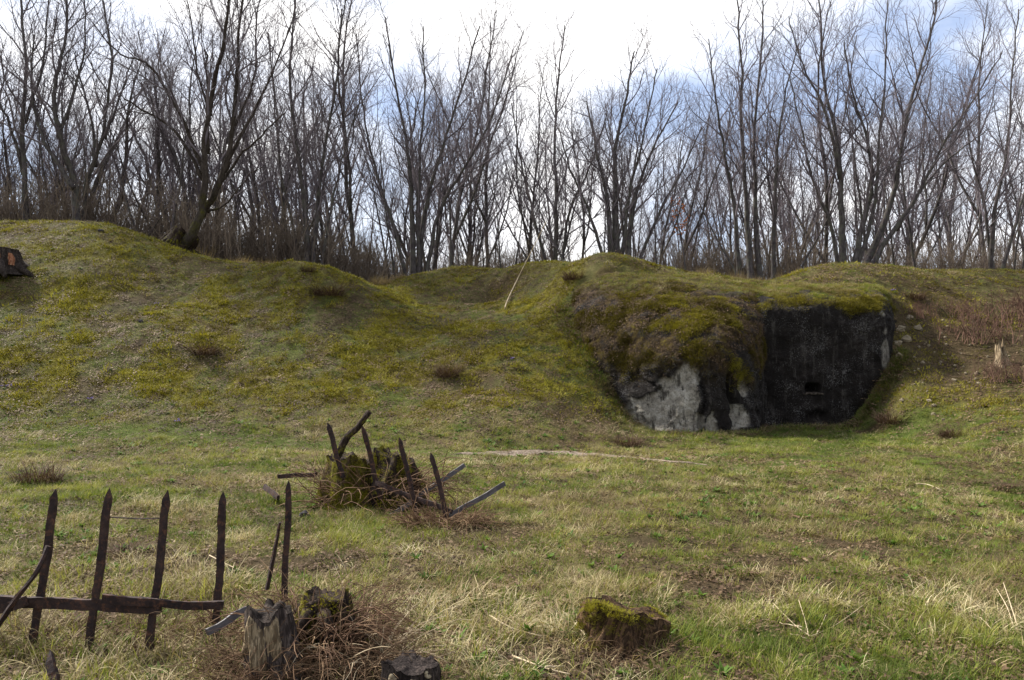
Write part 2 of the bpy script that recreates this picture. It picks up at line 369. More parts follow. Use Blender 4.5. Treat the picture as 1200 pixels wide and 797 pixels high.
base = cons.mix(cons.math('MULTIPLY', ms, cons.ramp(cons.noise(3.3, 6, .72, off=14), [(.38, 0.), (.50, 1.)])), base, mossc)
tf = cons.attr('turf')
turfc = cons.ramp(cons.noise(11, 5, .7, off=31), [(.3, (.035, .024, .013)), (.5, (.085, .072, .026)), (.7, (.15, .125, .055))])
base = cons.mix(cons.math('MULTIPLY', tf, .95), base, turfc)
cons.color(base)
cons.bump(cons.math('ADD', cons.noise(9, 8, .78), cons.noise(38, 4, .7)), 1.0, .09)

bunk = empty('concrete_bunker', on(4.6, 16.6))
tag(bunk, 'half buried concrete bunker with mossy rounded wing and black stained wall', 'bunker')
def child(name, me, m, parent):
    o = link(name, me, m); o.parent = parent
    o.matrix_parent_inverse = parent.matrix_world.inverted() if False else o.matrix_parent_inverse
    me.transform(__import__('mathutils').Matrix.Translation(-parent.location)); return o

cols = [
 [(655,430,19.4),(657,402,19.4),(660,380,19.6),(664,362,19.8),(668,346,20.2),(672,334,20.8),(674,330,22.)],
 [(678,450,18.2),(677,418,18.3),(678,390,18.5),(681,364,18.8),(686,342,19.4),(692,325,20.5),(696,322,22.)],
 [(700,480,17.2),(699,455,17.2),(700,425,17.4),(702,390,17.7),(706,352,18.4),(714,322,19.8),(718,318,21.5)],
 [(745,520,16.4),(744,490,16.4),(744,452,16.55),(744,405,16.9),(746,360,17.7),(752,326,19.2),(756,320,21.2)],
 [(795,530,15.9),(795,505,15.95),(795,458,16.05),(795,405,16.35),(795,362,17.2),(797,332,18.6),(800,324,21.)],
 [(845,535,15.8),(845,512,15.8),(845,462,15.9),(845,408,16.1),(845,370,16.9),(845,340,18.3),(846,328,21.)],
 [(878,525,16.2),(878,506,16.2),(878,460,16.3),(878,410,16.5),(878,374,17.1),(876,344,18.4),(874,331,21.)],
 [(893,520,16.9),(893,500,16.9),(894,455,16.95),(894,410,17.1),(893,374,17.5),(890,346,18.7),(886,332,21.)],
 [(897,520,18.1),(897,500,18.1),(898,455,18.2),(898,410,18.3),(897,378,18.5),(893,350,19.3),(888,334,21.4)]]
gs = grid_surface(cols, 300, 210); nrm = gnormals(gs); X, Y, Z = gs[..., 0], gs[..., 1], gs[..., 2]
top = sstep(.85, 1.5, Z + .35 * fbm(X * 1.2, Z * 1.2, 3.))
def gblob(px, py, d, rx, rz):
    c0 = P(px, py, d); return np.exp(-(((X - c0[0]) / rx) ** 2 + ((Z - c0[2]) / rz) ** 2))
spf = np.maximum.reduce([gblob(785,480,16.1,.62,.45), gblob(755,485,16.3,.35,.4), gblob(805,440,16.3,.22,.3)*.8, gblob(868,490,16,.22,.35)*.95, gblob(835,500,15.8,.13,.3)*.9, gblob(873,455,16.2,.15,.25)*.75])
rid = fbm(X * 2.2, Z * 2.2 + Y, 6., 4)
spall = sstep(.40, .50, spf * 1.25 + .55 * rid + .30 * fbm(X * 6, Z * 6, 2., 4))
crack = np.exp(-((X - P(862,480,16)[0] - .08 * np.sin(Z * 5)) / .10) ** 2) + np.exp(-((X - P(822,480,16)[0] + .06 * np.sin(Z * 7)) / .05) ** 2) * .7
crack = crack * (1 - top)
steps = np.floor((Z + .18 * fbm(X * 1.5, Y, 9.)) * 2.4); led = vnoise(steps * 3.1 + .5, np.floor(X * 1.1 + steps * .5) + .5, 0 * X)
disp = .10 * fbm(X * 1.3, Y * 1.3, Z * 1.3, 4) + .035 * fbm(X * 6, Y * 6, Z * 6, 3) + .05 * top * np.abs(fbm(X * 2.6, Y * 2.6, Z * 3.4, 3)) - .07 * spall - .22 * crack + .04 * led * (1 - top) + .05*np.round(2*fbm(X*2.3,Z*1.6,4.,3))*(1-top)
g2 = gs + nrm * np.where(nrm[..., 1:2] > 0.4, -1, 1) * disp[..., None] * 1.0
sgn = np.sign((nrm * (np.array([0, 0, CAM_H]) - gs)).sum(-1).mean()); g2 = gs + nrm * sgn * disp[..., None]
def bob(name, g2_, attrs, m=cons.m):
    me = gmesh(name, g2_ - np.array(bunk.location))
    for k, v in attrs.items(): attr(me, k, v.ravel())
    return link(name, me, m, bunk)
mossL = np.clip(top * sstep(-.35, .1, fbm(X * 1.1, Y + 2 * Z, 8., 4) + .25) * (1 - .5 * sstep(845, 860, 0 * X)), 0, 1)
turfL = sstep(2.75, 3.2, Z + .4 * fbm(X * 1.5, Y * 1.5, 12., 4)); mossL = mossL * (1 - .7 * turfL)
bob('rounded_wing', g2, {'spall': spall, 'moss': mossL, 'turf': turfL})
wing_pts, wing_n, wing_m = g2, nrm * sgn, mossL

# recessed wall with two embrasures
rc = []
for px, bot, tp in [(884,520,352),(915,520,350),(950,520,348),(990,520,348),(1020,515,350),(1034,505,354),(1042,490,362),(1049,480,372)]:
    e = 0 if px < 1038 else (.25 if px < 1046 else 1.0)
    rc.append([(px, bot, 17.4 + e), (px, 480, 17.42 + e), (px, 440, 17.45 + e), (px, 405, 17.5 + e), (px, 376, 17.55 + e), (px, tp + 10, 17.7 + e), (px, tp - 4, 18.3 + e), (px, tp - 14, 19.6 + e)])
gr = grid_surface(rc, 230, 200); nr = gnormals(gr); X, Y, Z = gr[..., 0], gr[..., 1], gr[..., 2]
sgn = np.sign((nr * (np.array([0, 0, CAM_H]) - gr)).sum(-1).mean()); nr = nr * sgn
def rect(px0, py0, px1, py1, d, soft=.03):
    a, b = P(px0, py1, d), P(px1, py0, d); w = .03 * fbm(X * 5, Z * 5, 2.)
    return sstep(a[0] - soft, a[0] + soft, X + w) * (1 - sstep(b[0] - soft, b[0] + soft, X + w)) * sstep(a[2] - soft, a[2] + soft, Z + w) * (1 - sstep(b[2] - soft, b[2] + soft, Z + w))
hole = np.maximum(.7 * rect(945, 451, 960, 460, 17.45, .06), .28 * rect(946, 483, 968, 494, 17.42, .10))
topR = sstep(2.45, 2.75, Z + .25 * fbm(X * 2, Z * 2, 1.))
disp = .05 * fbm(X * 1.6, Y, Z * 1.6, 4) + .03 * fbm(X * 6, Y * 6, Z * 6, 3) + .05 * topR * fbm(X * 3, Y * 3, Z * 3) + .02*np.round(2*fbm(X*2.1,Z*2.1,14.,3))
gr2 = gr + nr * disp[..., None]; gr2[..., 1] += hole * .55
c1 = P(1040, 400, 17.5); spR = np.clip(sstep(.35, .8, np.exp(-((X - c1[0]) / .16) ** 2) * sstep(.9, 1.4, Z) * (1 - topR) + .9 * fbm(X * 3.6, Z * 3.6, 7.) - .3), 0, 1) * .55
mossR = np.clip(topR * sstep(-.3, .1, fbm(X * 1.6, Y * 1.6, 4., 3) + .1), 0, 1)
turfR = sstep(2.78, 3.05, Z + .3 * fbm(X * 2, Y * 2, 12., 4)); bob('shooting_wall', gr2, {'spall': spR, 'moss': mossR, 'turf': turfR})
bxm = MB()
def slab(mb, px0, px1, py, d, h, dep, out):
    a, b = P(px0, py, d), P(px1, py, d); n = 14; V = []
    xs = np.linspace(a[0], b[0], n)
    prof = [(0, -out), (h, -out), (h + .015, dep), (-.02, dep)]
    for k, x in enumerate(xs):
        j = .012 * math.sin(k * 2.3) + .01 * math.sin(k * 5.1)
        V += [(x, a[1] + q + j, a[2] + p_ + j * .7) for p_, q in prof]
    Q = [(k * 4 + m, k * 4 + (m + 1) % 4, k * 4 + 4 + (m + 1) % 4, k * 4 + 4 + m) for k in range(n - 1) for m in range(4)] + [(0, 1, 2, 3), (n * 4 - 4, n * 4 - 1, n * 4 - 2, n * 4 - 3)]
    mb.add(np.array(V) - np.array(bunk.location), Q)
sill = NM('sill_concrete', .9, .1); sill.color(sill.ramp(sill.noise(14, 5, .7), [(.42, (.018, .014, .011)), (.66, (.09, .075, .06))])); sill.bump(sill.noise(40, 4), .7, .02)
slab(bxm, 941, 965, 462.5, 17.42, .04, .30, .0); bxm.obj('embrasure_sill', sill.m, bunk)


# ------------------------------------------------------------------ trees
bark = NM('bark', .95, .05)
bark.color(bark.mix(bark.ramp(bark.noise(5, 5, .65, off=3), [(.45, 0.), (.65, .8)]), bark.ramp(bark.noise(16, 6, .7, stretch=(1, 1, .25)), [(.3, (.024, .020, .021)), (.5, (.062, .053, .053)), (.7, (.13, .114, .114))]), (.085, .085, .065)))
bark.bump(bark.noise(22, 5, .7, stretch=(1, 1, .25)), .9, .03)
twig = NM('twigs', .9, .08); twig.color(twig.ramp(twig.noise(1.3, 3), [(.35, (.080, .067, .074)), (.65, (.165, .142, .155))]))  # twig colour lightened and tinted lilac to stand in for hazy glare
mbark = NM('mossy_bark', .95, .05)
mbark.color(mbark.mix(mbark.ramp(mbark.math('ADD', mbark.noise(3.5, 5, .7), mbark.attr('mossy')), [(.62, 0.), (.85, 1.)]), mbark.ramp(mbark.noise(14, 6, .7, stretch=(1, 1, .3)), [(.3, (.02, .016, .013)), (.6, (.065, .053, .045))]), mbark.ramp(mbark.noise(25, 4, .7), [(.35, (.035, .033, .008)), (.65, (.085, .080, .015))])))
mbark.bump(mbark.noise(22, 5, .7), 1., .04)

def perp(d, az, rg):
    a = np.cross(d, [0.3, 0.1, 1.0] if abs(d[2]) < .9 else [1.0, 0.2, 0]); a /= np.linalg.norm(a); b = np.cross(d, a); return a * math.cos(az) + b * math.sin(az)
def sprout(out, path, rad, level, maxl, rg, prm, t0=.25, az0=0.0):
    """children along an existing limb"""
    path = np.asarray(path); n = len(path); seg = np.linalg.norm(np.diff(path, axis=0), axis=1); L = seg.sum(); cum = np.concatenate([[0], np.cumsum(seg)]) / L
    k = max(2, int(L * prm['dens'][level] * rg.uniform(.85, 1.15))); az = rg.uniform(0, 6.28)
    for i in range(k):
        t = t0 + (1 - t0) * ((i + rg.uniform(.1, .9)) / k)
        p = np.array([np.interp(t, cum, path[:, a]) for a in range(3)]); j = min(max(np.searchsorted(cum, t) - 1, 0), n - 2)
        d = norm(path[j + 1] - path[j]); r = np.interp(t, cum, rad)
        az += 2.4 + rg.uniform(-.5, .5); ang = math.radians(rg.uniform(*prm['ang'][level]))
        d2 = d * math.cos(ang) + perp(d, az, rg) * math.sin(ang)
        l2 = prm['len'][level] * (1.15 - .75 * t) * rg.uniform(.55, 1.2); l2 = min(l2, L * .8)
        r2 = min(r * .62, prm['rmax'][level] * (l2 / prm['len'][level]) ** .8)
        limb(out, p, d2, l2, max(r2, prm['rmin']), level, maxl, rg, prm)
def limb(out, p, d, L, r, level, maxl, rg, prm, trop=None):
    ns_ = {1: 7, 2: 5, 3: 3, 4: 2}[level]; pts_ = [np.array(p)]; d = norm(np.array(d, float)); wob = prm['wob'] * (1 if level < 3 else .8)
    for i in range(ns_):
        d = norm(d + rg.normal(0, wob, 3) + np.array([0, 0, prm['up']])); pts_.append(pts_[-1] + d * L / ns_)
    rad = np.linspace(r, max(r * .3, prm['rmin'] * .75), ns_ + 1)
    V, q, t = tube(pts_, rad, {1: 5, 2: 4, 3: 3, 4: 3}[level], cap=False); out['crown'].add(V, q)
    if level < maxl: sprout(out, pts_, rad, level + 1, maxl, rg, prm, .18)
PRM = dict(dens={1: 1.8, 2: 3.3, 3: 6.6, 4: 6.}, ang={1: (20, 46), 2: (22, 52), 3: (25, 60), 4: (25, 60)}, len={1: 3.2, 2: 1.5, 3: .8, 4: .35}, rmax={1: .042, 2: .017, 3: .0075, 4: .007}, rmin=.0044, wob=.13, up=.10)
def stem_path(p, d, L, n, rg, wob=.07, up=.06):
    pts_ = [np.array(p, float)]; d = norm(np.array(d, float))
    for i in range(n): d = norm(d + rg.normal(0, wob, 3) * np.array([1, 1, .3]) + np.array([0, 0, up])); pts_.append(pts_[-1] + d * L / n)
    return np.array(pts_)
def tree_mesh(kind, seed):
    rg = np.random.default_rng(seed); out = {'trunk': MB(), 'crown': MB()}; prm = dict(PRM)
    if kind == 'tall':
        p = stem_path((0, 0, -.4), (rg.normal(0, .06), rg.normal(0, .06), 1), 12, 14, rg); r = np.linspace(.10, .014, 15); r[0] = .14; stems = [(p, r, .22)]
        for k in range(rg.integers(1, 3)):
            i = rg.integers(3, 7); a = rg.uniform(0, 6.28); q = stem_path(p[i], norm(p[i + 1] - p[i]) + .45 * np.array([math.cos(a), math.sin(a), 0]), 11 - .85 * i, 10, rg, .07, .1); stems.append((q, np.linspace(r[i] * .75, .014, 11), .15))
    elif kind == 'fork':
        stems = []; n = rg.integers(3, 6); a0 = rg.uniform(0, 6.28)
        for k in range(n):
            a = a0 + k * 6.28 / n + rg.uniform(-.4, .4); tl = rg.uniform(.10, .36); L = rg.uniform(9.0, 12.3)
            p = stem_path((.15 * math.cos(a), .15 * math.sin(a), -.35), (tl * math.cos(a), tl * math.sin(a), 1), L, 12, rg, .06, .03); r = np.linspace(rg.uniform(.065, .105), .012, 13); r[0] *= 1.3; stems.append((p, r, .2))
    elif kind == 'thin':
        p = stem_path((0, 0, -.3), (rg.normal(0, .1), rg.normal(0, .1), 1), rg.uniform(7, 9.5), 11, rg, .06); stems = [(p, np.linspace(.06, .010, 12), .2)]
        prm.update(dens={1: 1.5, 2: 2.4, 3: 3.2}, len={1: 1.9, 2: .9, 3: .45}, rmax={1: .03, 2: .014, 3: .008})
    elif kind == 'crook':
        stems = []; n = 2
        for k in range(n):
            a = rg.uniform(0, 6.28); p = stem_path((0, 0, -.35), (.3 * math.cos(a), .3 * math.sin(a), 1), 9.5, 12, rg, .17, .05); r = np.linspace(.15, .02, 13); stems.append((p, r, .25))
    for p, r, t0 in stems:
        V, q, t = tube(p, r, 7, True, .06, rg); out['trunk'].add(V, q, t)
        sprout(out, p, r, 1, 3, rg, prm, t0)
    return out
def make_tree(name, out, loc, label, cat='tree', group=None, m=None):
    e = empty(name, loc); tag(e, label, cat, group)
    out['trunk'].obj('trunk', m or bark.m, e)
    if out['crown'].n: out['crown'].obj('crown', twig.m, e)
    return e
def hero(name, base, d, stems, label, seed, m=None, prm=PRM, dep=1.2, mossy=None, group=None):
    """a tree whose main stems follow the courses seen in the photograph, spread in depth round its foot"""
    rg = np.random.default_rng(seed); b = P(*base, d); b[2] = float(H(b[:1], b[1:2])[0]); out = {'trunk': MB(), 'crown': MB()}; dz = b[2] - P(*base, d)[2]
    for si, (px, w0, w1) in enumerate(stems):
        px = np.array(px, float); n = len(px); dd = d + np.concatenate([[0], np.cumsum(rg.normal(dep * (rg.uniform(-.5, .5)) / n, .18, n - 1))])
        pts_ = np.array([P(x, y, q) for (x, y), q in zip(px, dd)]); pts_[:, 2] += dz * np.linspace(1, 0, n)
        pts_ = catmull(pts_, n * 4); pts_[1:] += rg.normal(0, .018, (len(pts_) - 1, 3)); pts_ -= b
        if si == 0 or abs(px[0][1] - base[1]) < 12: pts_ = np.concatenate([[pts_[0] - [0, 0, .3]], pts_])
        r = np.geomspace(w0, w1, len(pts_)) * .41 * d / FPX; r[:2] *= 1.18
        V, q, t = tube(pts_, r, 8, True, .07, rg); out['trunk'].add(V, q, t)
        sprout(out, pts_, r, 1, 3, rg, prm, .28)
    e = make_tree(name, out, b, label, 'tree', group, m)
    if m is not None:
        tm = [c for c in e.children if c.name.startswith('trunk')][0].data
        co = np.empty(len(tm.vertices) * 3, np.float32); tm.vertices.foreach_get('co', co); z = co.reshape(-1, 3)[:, 2]
        attr(tm, 'mossy', .16 * (1 - sstep(.8, 3.0, z)) - .12 * sstep(2, 4, z))
    return e
HP = dict(PRM); HP['len'] = {1: 2.9, 2: 1.35, 3: .7, 4: .35}
hero('leaning_tree', (207,293), 24.2, [
  ([(205,294),(222,272),(236,246),(240,212),(241,160),(250,100),(262,50),(268,0),(274,-70)], 19, 3),
  ([(236,246),(256,212),(270,165),(275,110),(280,50),(287,-50)], 11, 3),
  ([(241,200),(225,160),(200,110),(172,72),(140,62),(108,25)], 8, 1.6), ([(239,205),(205,150),(165,126),(138,112)], 6, 1.6),
  ([(262,195),(290,140),(318,85),(348,5)], 7, 1.6), ([(258,208),(285,175),(318,145),(332,133)], 5, 1.4), ([(244,175),(243,120),(241,58)], 5, 3),
  ([(243,243),(268,232),(290,205),(308,196)], 4, 1.2), ([(247,130),(232,80),(225,30),(215,-30)], 4.5, 1.2), ([(272,150),(296,90),(300,30),(310,-40)], 5, 1.4)],
  'large leaning bare tree with mossy foot growing from the left mound', 3, mbark.m, HP)
hero('crooked_tree', (30,258), 26.5, [([(32,262),(30,205),(27,140),(31,70),(24,0),(20,-60)], 11, 2.5), ([(28,180),(12,130),(-6,100),(-20,70)], 6, 1.5), ([(29,120),(48,70),(55,20),(60,-40)], 5, 1.5)],
  'upright dark bare tree nearest the left edge of the wood', 5, None, HP)
hero('crooked_tree', (88,256), 25.8, [([(90,258),(86,195),(69,142),(64,95),(76,45),(80,-30)], 14, 3), ([(86,200),(58,160),(44,130),(36,90),(40,40)], 8, 2), ([(69,142),(88,90),(100,40),(96,-20)], 6, 1.5)],
  'bent dark bare tree with trunk kinked to the left beside the left mound crest', 6, None, HP)
hero('crooked_tree', (97,254), 27, [([(98,256),(101,190),(117,150),(126,108),(130,55),(120,0)], 10, 2.5), ([(112,158),(108,120),(95,82),(88,60)], 6, 1.6), ([(122,125),(142,95),(158,60)], 5, 1.4)],
  'bare tree forking like a tuning fork between the bent tree and the leaning tree', 8, None, HP)
hero('coppiced_tree', (363,303), 26.5, [([(360,306),(359,240),(350,165),(340,85),(345,10),(346,-50)], 11, 2), ([(366,306),(370,240),(379,165),(395,85),(400,10)], 10, 2), ([(356,305),(345,250),(330,190),(322,120),(315,40)], 7, 1.6), ([(372,306),(385,240),(400,180),(425,110)], 6, 1.5)],
  'four stemmed bare tree behind the low dip right of the leaning tree', 9, None, HP)
hero('coppiced_tree', (490,322), 28, [([(484,324),(484,245),(478,172),(465,100),(452,20)], 12, 2), ([(490,324),(496,245),(515,172),(541,100),(562,30)], 10, 2), ([(497,324),(514,235),(546,182),(578,128),(600,60)], 8, 1.6), ([(480,324),(462,250),(440,190),(425,120),(418,40)], 7, 1.6), ([(492,322),(490,200),(498,110),(495,30)], 7, 1.6)],
  'broad fan of bare stems rising behind the grassy saddle', 10, None, HP)
hero('coppiced_tree', (728,304), 27, [([(722,306),(721,215),(722,160),(736,100),(742,60)], 15, 2), ([(734,306),(742,225),(764,170),(795,120)], 13, 1.8), ([(718,306),(712,225),(698,165),(688,118)], 11, 1.8), ([(715,306),(692,240),(668,190),(655,150)], 7, 1.5), ([(740,306),(770,240),(800,190),(822,150)], 7, 1.5), ([(726,300),(738,215),(754,150),(770,80)], 8, 1.5)],
  'dense bushy bare tree with thick dark base behind the bunker top', 12, None, HP)
hero('coppiced_tree', (650,302), 28.5, [([(650,304),(652,230),(650,150),(655,80),(662,30)], 9, 1.6), ([(646,304),(625,235),(610,180),(600,120)], 7, 1.5), ([(655,304),(668,230),(690,190),(712,130)], 6, 1.5)],
  'slim three stemmed bare tree just left of the bushy tree', 13, None, HP)
hero('coppiced_tree', (884,318), 27.5, [([(866,320),(862,250),(851,180),(838,110),(830,45)], 10, 1.6), ([(880,320),(876,240),(869,150),(868,60),(864,-10)], 12, 2), ([(890,318),(886,240),(884,150),(892,60),(895,0)], 10, 2), ([(905,318),(908,240),(911,165),(920,110),(936,50)], 9, 1.6)],
  'row of four tall stems grown from one stool above the black wall', 14, None, HP)
hero('spreading_tree', (995,310), 26, [([(988,312),(986,250),(984,182),(978,140),(965,90),(962,30),(957,-30)], 14, 2), ([(998,312),(1010,250),(1022,202),(1015,150),(1000,110),(988,50)], 12, 2), ([(1003,312),(1030,260),(1050,200),(1062,132),(1076,80),(1096,15),(1100,-40)], 14, 2),
  ([(1008,312),(1040,265),(1076,215),(1106,160),(1142,110),(1175,60)], 11, 1.6), ([(984,300),(970,240),(950,190),(938,140),(924,88)], 8, 1.5), ([(1003,300),(1025,225),(1030,150),(1038,80),(1040,0)], 8, 1.5), ([(1050,250),(1090,195),(1130,165),(1160,150)], 5, 1.2), ([(984,190),(968,120),(940,70),(925,20)], 6, 1.4)],
  'widest spreading many stemmed bare tree on the crest right of the bunker', 16, None, HP)
hero('coppiced_tree', (1165,316), 27.5, [([(1160,318),(1165,240),(1180,170),(1186,90),(1195,10)], 9, 1.6), ([(1166,318),(1155,240),(1140,180),(1128,120)], 7, 1.4), ([(1170,318),(1190,250),(1212,180),(1225,90)], 8, 1.5)],
  'bare tree of three splayed stems at the right edge of the wood', 18, None, HP)

FG = {'tall': ('bare_tree', 'tall single trunked bare tree standing in the wood behind the mounds', 'tall bare trees in the wood'), 'fork': ('forked_tree', 'bare tree of several slanting stems standing in the wood behind the mounds', 'many stemmed bare trees in the wood'),
      'thin': ('sapling', 'thin bare sapling with pole thick stem in the wood behind the mounds', 'thin saplings in the wood'), 'crook': ('twisted_tree', 'bare tree with twisting trunk in the wood behind the left mound', 'twisted bare trees behind the left mound')}
protos = {}; R = random.Random(4)
for kind, n in (('tall', 4), ('fork', 4), ('thin', 4), ('crook', 2)): protos[kind] = [tree_mesh(kind, 100 + 7 * k + len(kind)) for k in range(n)]
first = {}
SECT = [(20, 'at the wood\'s far left'), (150, 'behind the crest of the left mound'), (330, 'beside the leaning mossy footed tree'), (450, 'between the leaning tree and the saddle'), (600, 'behind the grassy saddle'), (700, 'behind the long dry cane'), (850, 'behind the bunker wing'), (960, 'behind the black wall'), (1090, 'behind the widest spreading tree'), (9999, 'above the right slope')]
KD = {'tall': 'tall single trunked bare tree', 'fork': 'bare tree of several slanting stems', 'thin': 'thin bare pole like sapling', 'crook': 'bare tree with twisting trunk'}
def plant(kind, k, px, d, h):
    x = (px - 600) / FPX * d; loc = on(x, d, -.1); key = (kind, k); nm = FG[kind][0]
    where = next(w_ for lim, w_ in SECT if px < lim); row = 'in front ' if d < 33 else ('' if d < 37 else 'deep in '); lb = KD[kind] + ' ' + row + where; gp = nm.replace('_', ' ') + 's ' + row + where
    sc = h * R.uniform(.92, 1.08)
    if key not in first:
        e = make_tree(nm, protos[kind][k], loc, lb, 'tree' if kind != 'thin' else 'sapling', gp); first[key] = e; e.scale = (sc, sc, sc); e.rotation_euler[2] = R.uniform(0, 6.28); return e
    return dup(first[key], loc, R.uniform(0, 6.28), sc, lb, gp)
def htop(px): return np.interp(px, [0, 200, 330, 420, 520, 600, 680, 760, 830, 900, 1000, 1200], [.98, 1.0, 1.1, 1.12, 1.02, .90, .80, .74, .86, .98, 1.02, 1.05])
for i in range(42):
    px = -60 + 1320 * (i + R.uniform(.1, .9)) / 42; d = R.uniform(28.5, 44); plant('tall', R.randrange(4), px, d, htop(px) * (.70 + .30 * d / 44))
for i in range(16):
    px = -60 + 1320 * (i + R.uniform(.1, .9)) / 16; d = R.uniform(31, 42); plant('fork', R.randrange(4), px, d, htop(px) * (.62 + .30 * d / 44))
for i in range(7): plant('crook', R.randrange(2), -40 + 55 * i + R.uniform(-20, 20), R.uniform(28, 34), .9)
for i in range(150):
    px = -60 + 1320 * (i + R.uniform(0, 1)) / 150; d = R.uniform(26.5, 42); plant('thin', R.randrange(4), px, d, R.uniform(.55, 1.0) * htop(px))

# young beech that kept a few rusty leaves
def leaf_quads(mb, pts_, size, rg):
    for p in pts_:
        u = norm(rg.normal(0, 1, 3)); v = norm(np.cross(u, rg.normal(0, 1, 3))); s_ = size * rg.uniform(.7, 1.3); w = np.cross(u, v)
        mb.add([p - u * s_, p + v * s_ * .5 + w * s_ * .15, p + u * s_, p - v * s_ * .5 + w * s_ * .15], [(0, 1, 2, 3)])
rust = NM('rusty_leaf', .8, .1); rust.color(rust.ramp(rust.noise(3), [(.35, (.20, .055, .015)), (.65, (.36, .12, .04))])); rust.translucent(.4)
rg = np.random.default_rng(77); out = {'trunk': MB(), 'crown': MB()}; bt = P(803, 318, 25.3); bt = np.array(on(bt[0], bt[1]))
pth_ = stem_path((0, 0, -.2), (-.02, 0, 1), 3.4, 8, rg); V, q, t = tube(pth_, np.linspace(.03, .008, 9), 6); out['trunk'].add(V, q, t)
sprout(out, pth_, np.linspace(.03, .008, 9), 1, 2, rg, dict(PRM, len={1: 1.1, 2: .5, 3: .3}, dens={1: 3., 2: 4, 3: 3}, rmax={1: .012, 2: .007, 3: .005}), .3)
e = make_tree('beech_sapling', out, bt, 'small beech sapling keeping rusty orange leaves behind the bunker', 'sapling')
lm = MB(); cv = np.concatenate(out['crown'].v); cv = cv[(cv[:, 2] > 1.35) & (cv[:, 2] < 2.6)]; leaf_quads(lm, cv[rg.integers(0, len(cv), 110)] + rg.normal(0, .03, (110, 3)), .045, rg); lm.obj('foliage', rust.m, e, False)

# brushwood under the trees, one bush at a time
shrub_m = NM('brushwood', .95, .05); shrub_m.color(shrub_m.ramp(shrub_m.noise(1.1, 4, .6), [(.3, (.070, .054, .045)), (.5, (.13, .103, .080)), (.7, (.21, .17, .125))]))
def shrub_mesh(seed, n=46, h=3.2, spread=.5):
    rg = np.random.default_rng(seed); out = {'trunk': MB(), 'crown': MB()}
    pr = dict(PRM, dens={1: 2, 2: 3.4, 3: 3.5}, len={1: 1., 2: .75, 3: .4}, rmax={1: .012, 2: .008, 3: .006}, rmin=.0045, wob=.16)
    for k in range(n):
        a = rg.uniform(0, 6.28); tl = rg.uniform(0, spread); p = stem_path((rg.normal(0, .45), rg.normal(0, .45), -.1), (tl * math.cos(a), tl * math.sin(a), 1), h * rg.uniform(.45, 1), 6, rg, .12, .03)
        r = np.linspace(.018, .005, 7); V, q, t = tube(p, r, 3, False); out['crown'].add(V, q); sprout(out, p, r, 2, 3 if k % 2 else 2, rg, pr, .2)
    return out['crown']
sh = [shrub_mesh(300 + k, 40, 2.6 + .4 * k, .35 + .12 * k).mesh('stems') for k in range(4)]
for i in range(190):
    px = -70 + 1340 * ((i + R.uniform(0, 1)) / 190) ** 1.2; left = px < 470
    d = R.uniform(26.5, 33) if left else R.uniform(28, 36); x = (px - 600) / FPX * d; k = R.randrange(4)
    if 470 < px and R.random() < .25: d += 5
    e = empty('brushwood_bush', on(x, d, -.05), R.uniform(0, 6.28)); s_ = R.uniform(.55, .95) * (1.1 if left else .85); e.scale = (s_ * 1.15, s_ * 1.15, s_); where = next(w_ for lim, w_ in SECT if px < lim)
    tag(e, 'bare brown brushwood bush ' + where, 'bush', 'brushwood bushes ' + where)
    link('stems', sh[k], shrub_m.m, e)

# the depth of the wood, too far in to tell the stems apart
fw = MB(); rg = np.random.default_rng(5)
for k in range(1000):
    d = rg.uniform(44, 85); px = rg.uniform(-260, 1460); x = (px - 600) / FPX * d; z = float(np.interp(d, [40, 90], [3.6, -1.2])); hh_ = rg.uniform(4, 10) * (.72 if 560 < px < 860 else 1)
    p = stem_path((x, d, z - .5), (rg.normal(0, .12), rg.normal(0, .12), 1), hh_, 5, rg, .07, .03); r0 = rg.uniform(.03, .11); V, q, t = tube(p, np.linspace(r0, .012, 6), 3, False); fw.add(V, q)
    for j in range(14):
        i_ = rg.integers(1, 6); a = rg.uniform(0, 6.28); q2 = stem_path(p[i_] - (p[i_] - p[i_ - 1]) * rg.uniform(0, 1), (.6 * math.cos(a), .6 * math.sin(a), 1), rg.uniform(.8, 2.4), 2, rg, .2, .05)
        V, q, t = tube(q2, [.016, .012, .008], 3, False); fw.add(V, q)
tag(fw.obj('far_wood', twig.m), 'deep part of the bare wood seen between the nearer trunks', 'wood', kind='stuff')

# ------------------------------------------------------------------ stumps, iron fences, stalks
def bark_grid(r0, r1, h, lean, rg, nu=56, nv=26, ridge=.10, flare=.5, broken=.12, lump=.12):
    a = np.linspace(0, 2 * np.pi, nu, endpoint=False); v = np.linspace(0, 1, nv); o = rg.uniform(0, 50)
    A_, V_ = np.meshgrid(a, v); ca, sa = np.cos(A_), np.sin(A_)
    r = r0 + (r1 - r0) * V_ + r0 * flare * np.exp(-V_ * 5) * (1 + .5 * np.sin(A_ * 5 + o) + .4 * np.sin(A_ * 3 + 2 * o))
    r = r * (1 + ridge * fbm(ca * 4 + o, sa * 4, V_ * 1.4, 4) * 1.6 + lump * fbm(ca * 1.2 + o, sa * 1.2, V_ * 1.8 + 7, 2))
    top = h * (1 + broken * fbm(ca * 1.6 + o, sa * 1.6, 3., 4) * 1.5)
    z = V_ * top - .08
    Pn = np.stack([r * ca + lean[0] * V_ * h, r * sa + lean[1] * V_ * h, z], -1)
    i = np.arange(nu * nv).reshape(nv, nu); j = np.roll(i, -1, axis=1)
    q = np.stack([i[:-1], j[:-1], j[1:], i[1:]], -1).reshape(-1, 4); return Pn, q, o
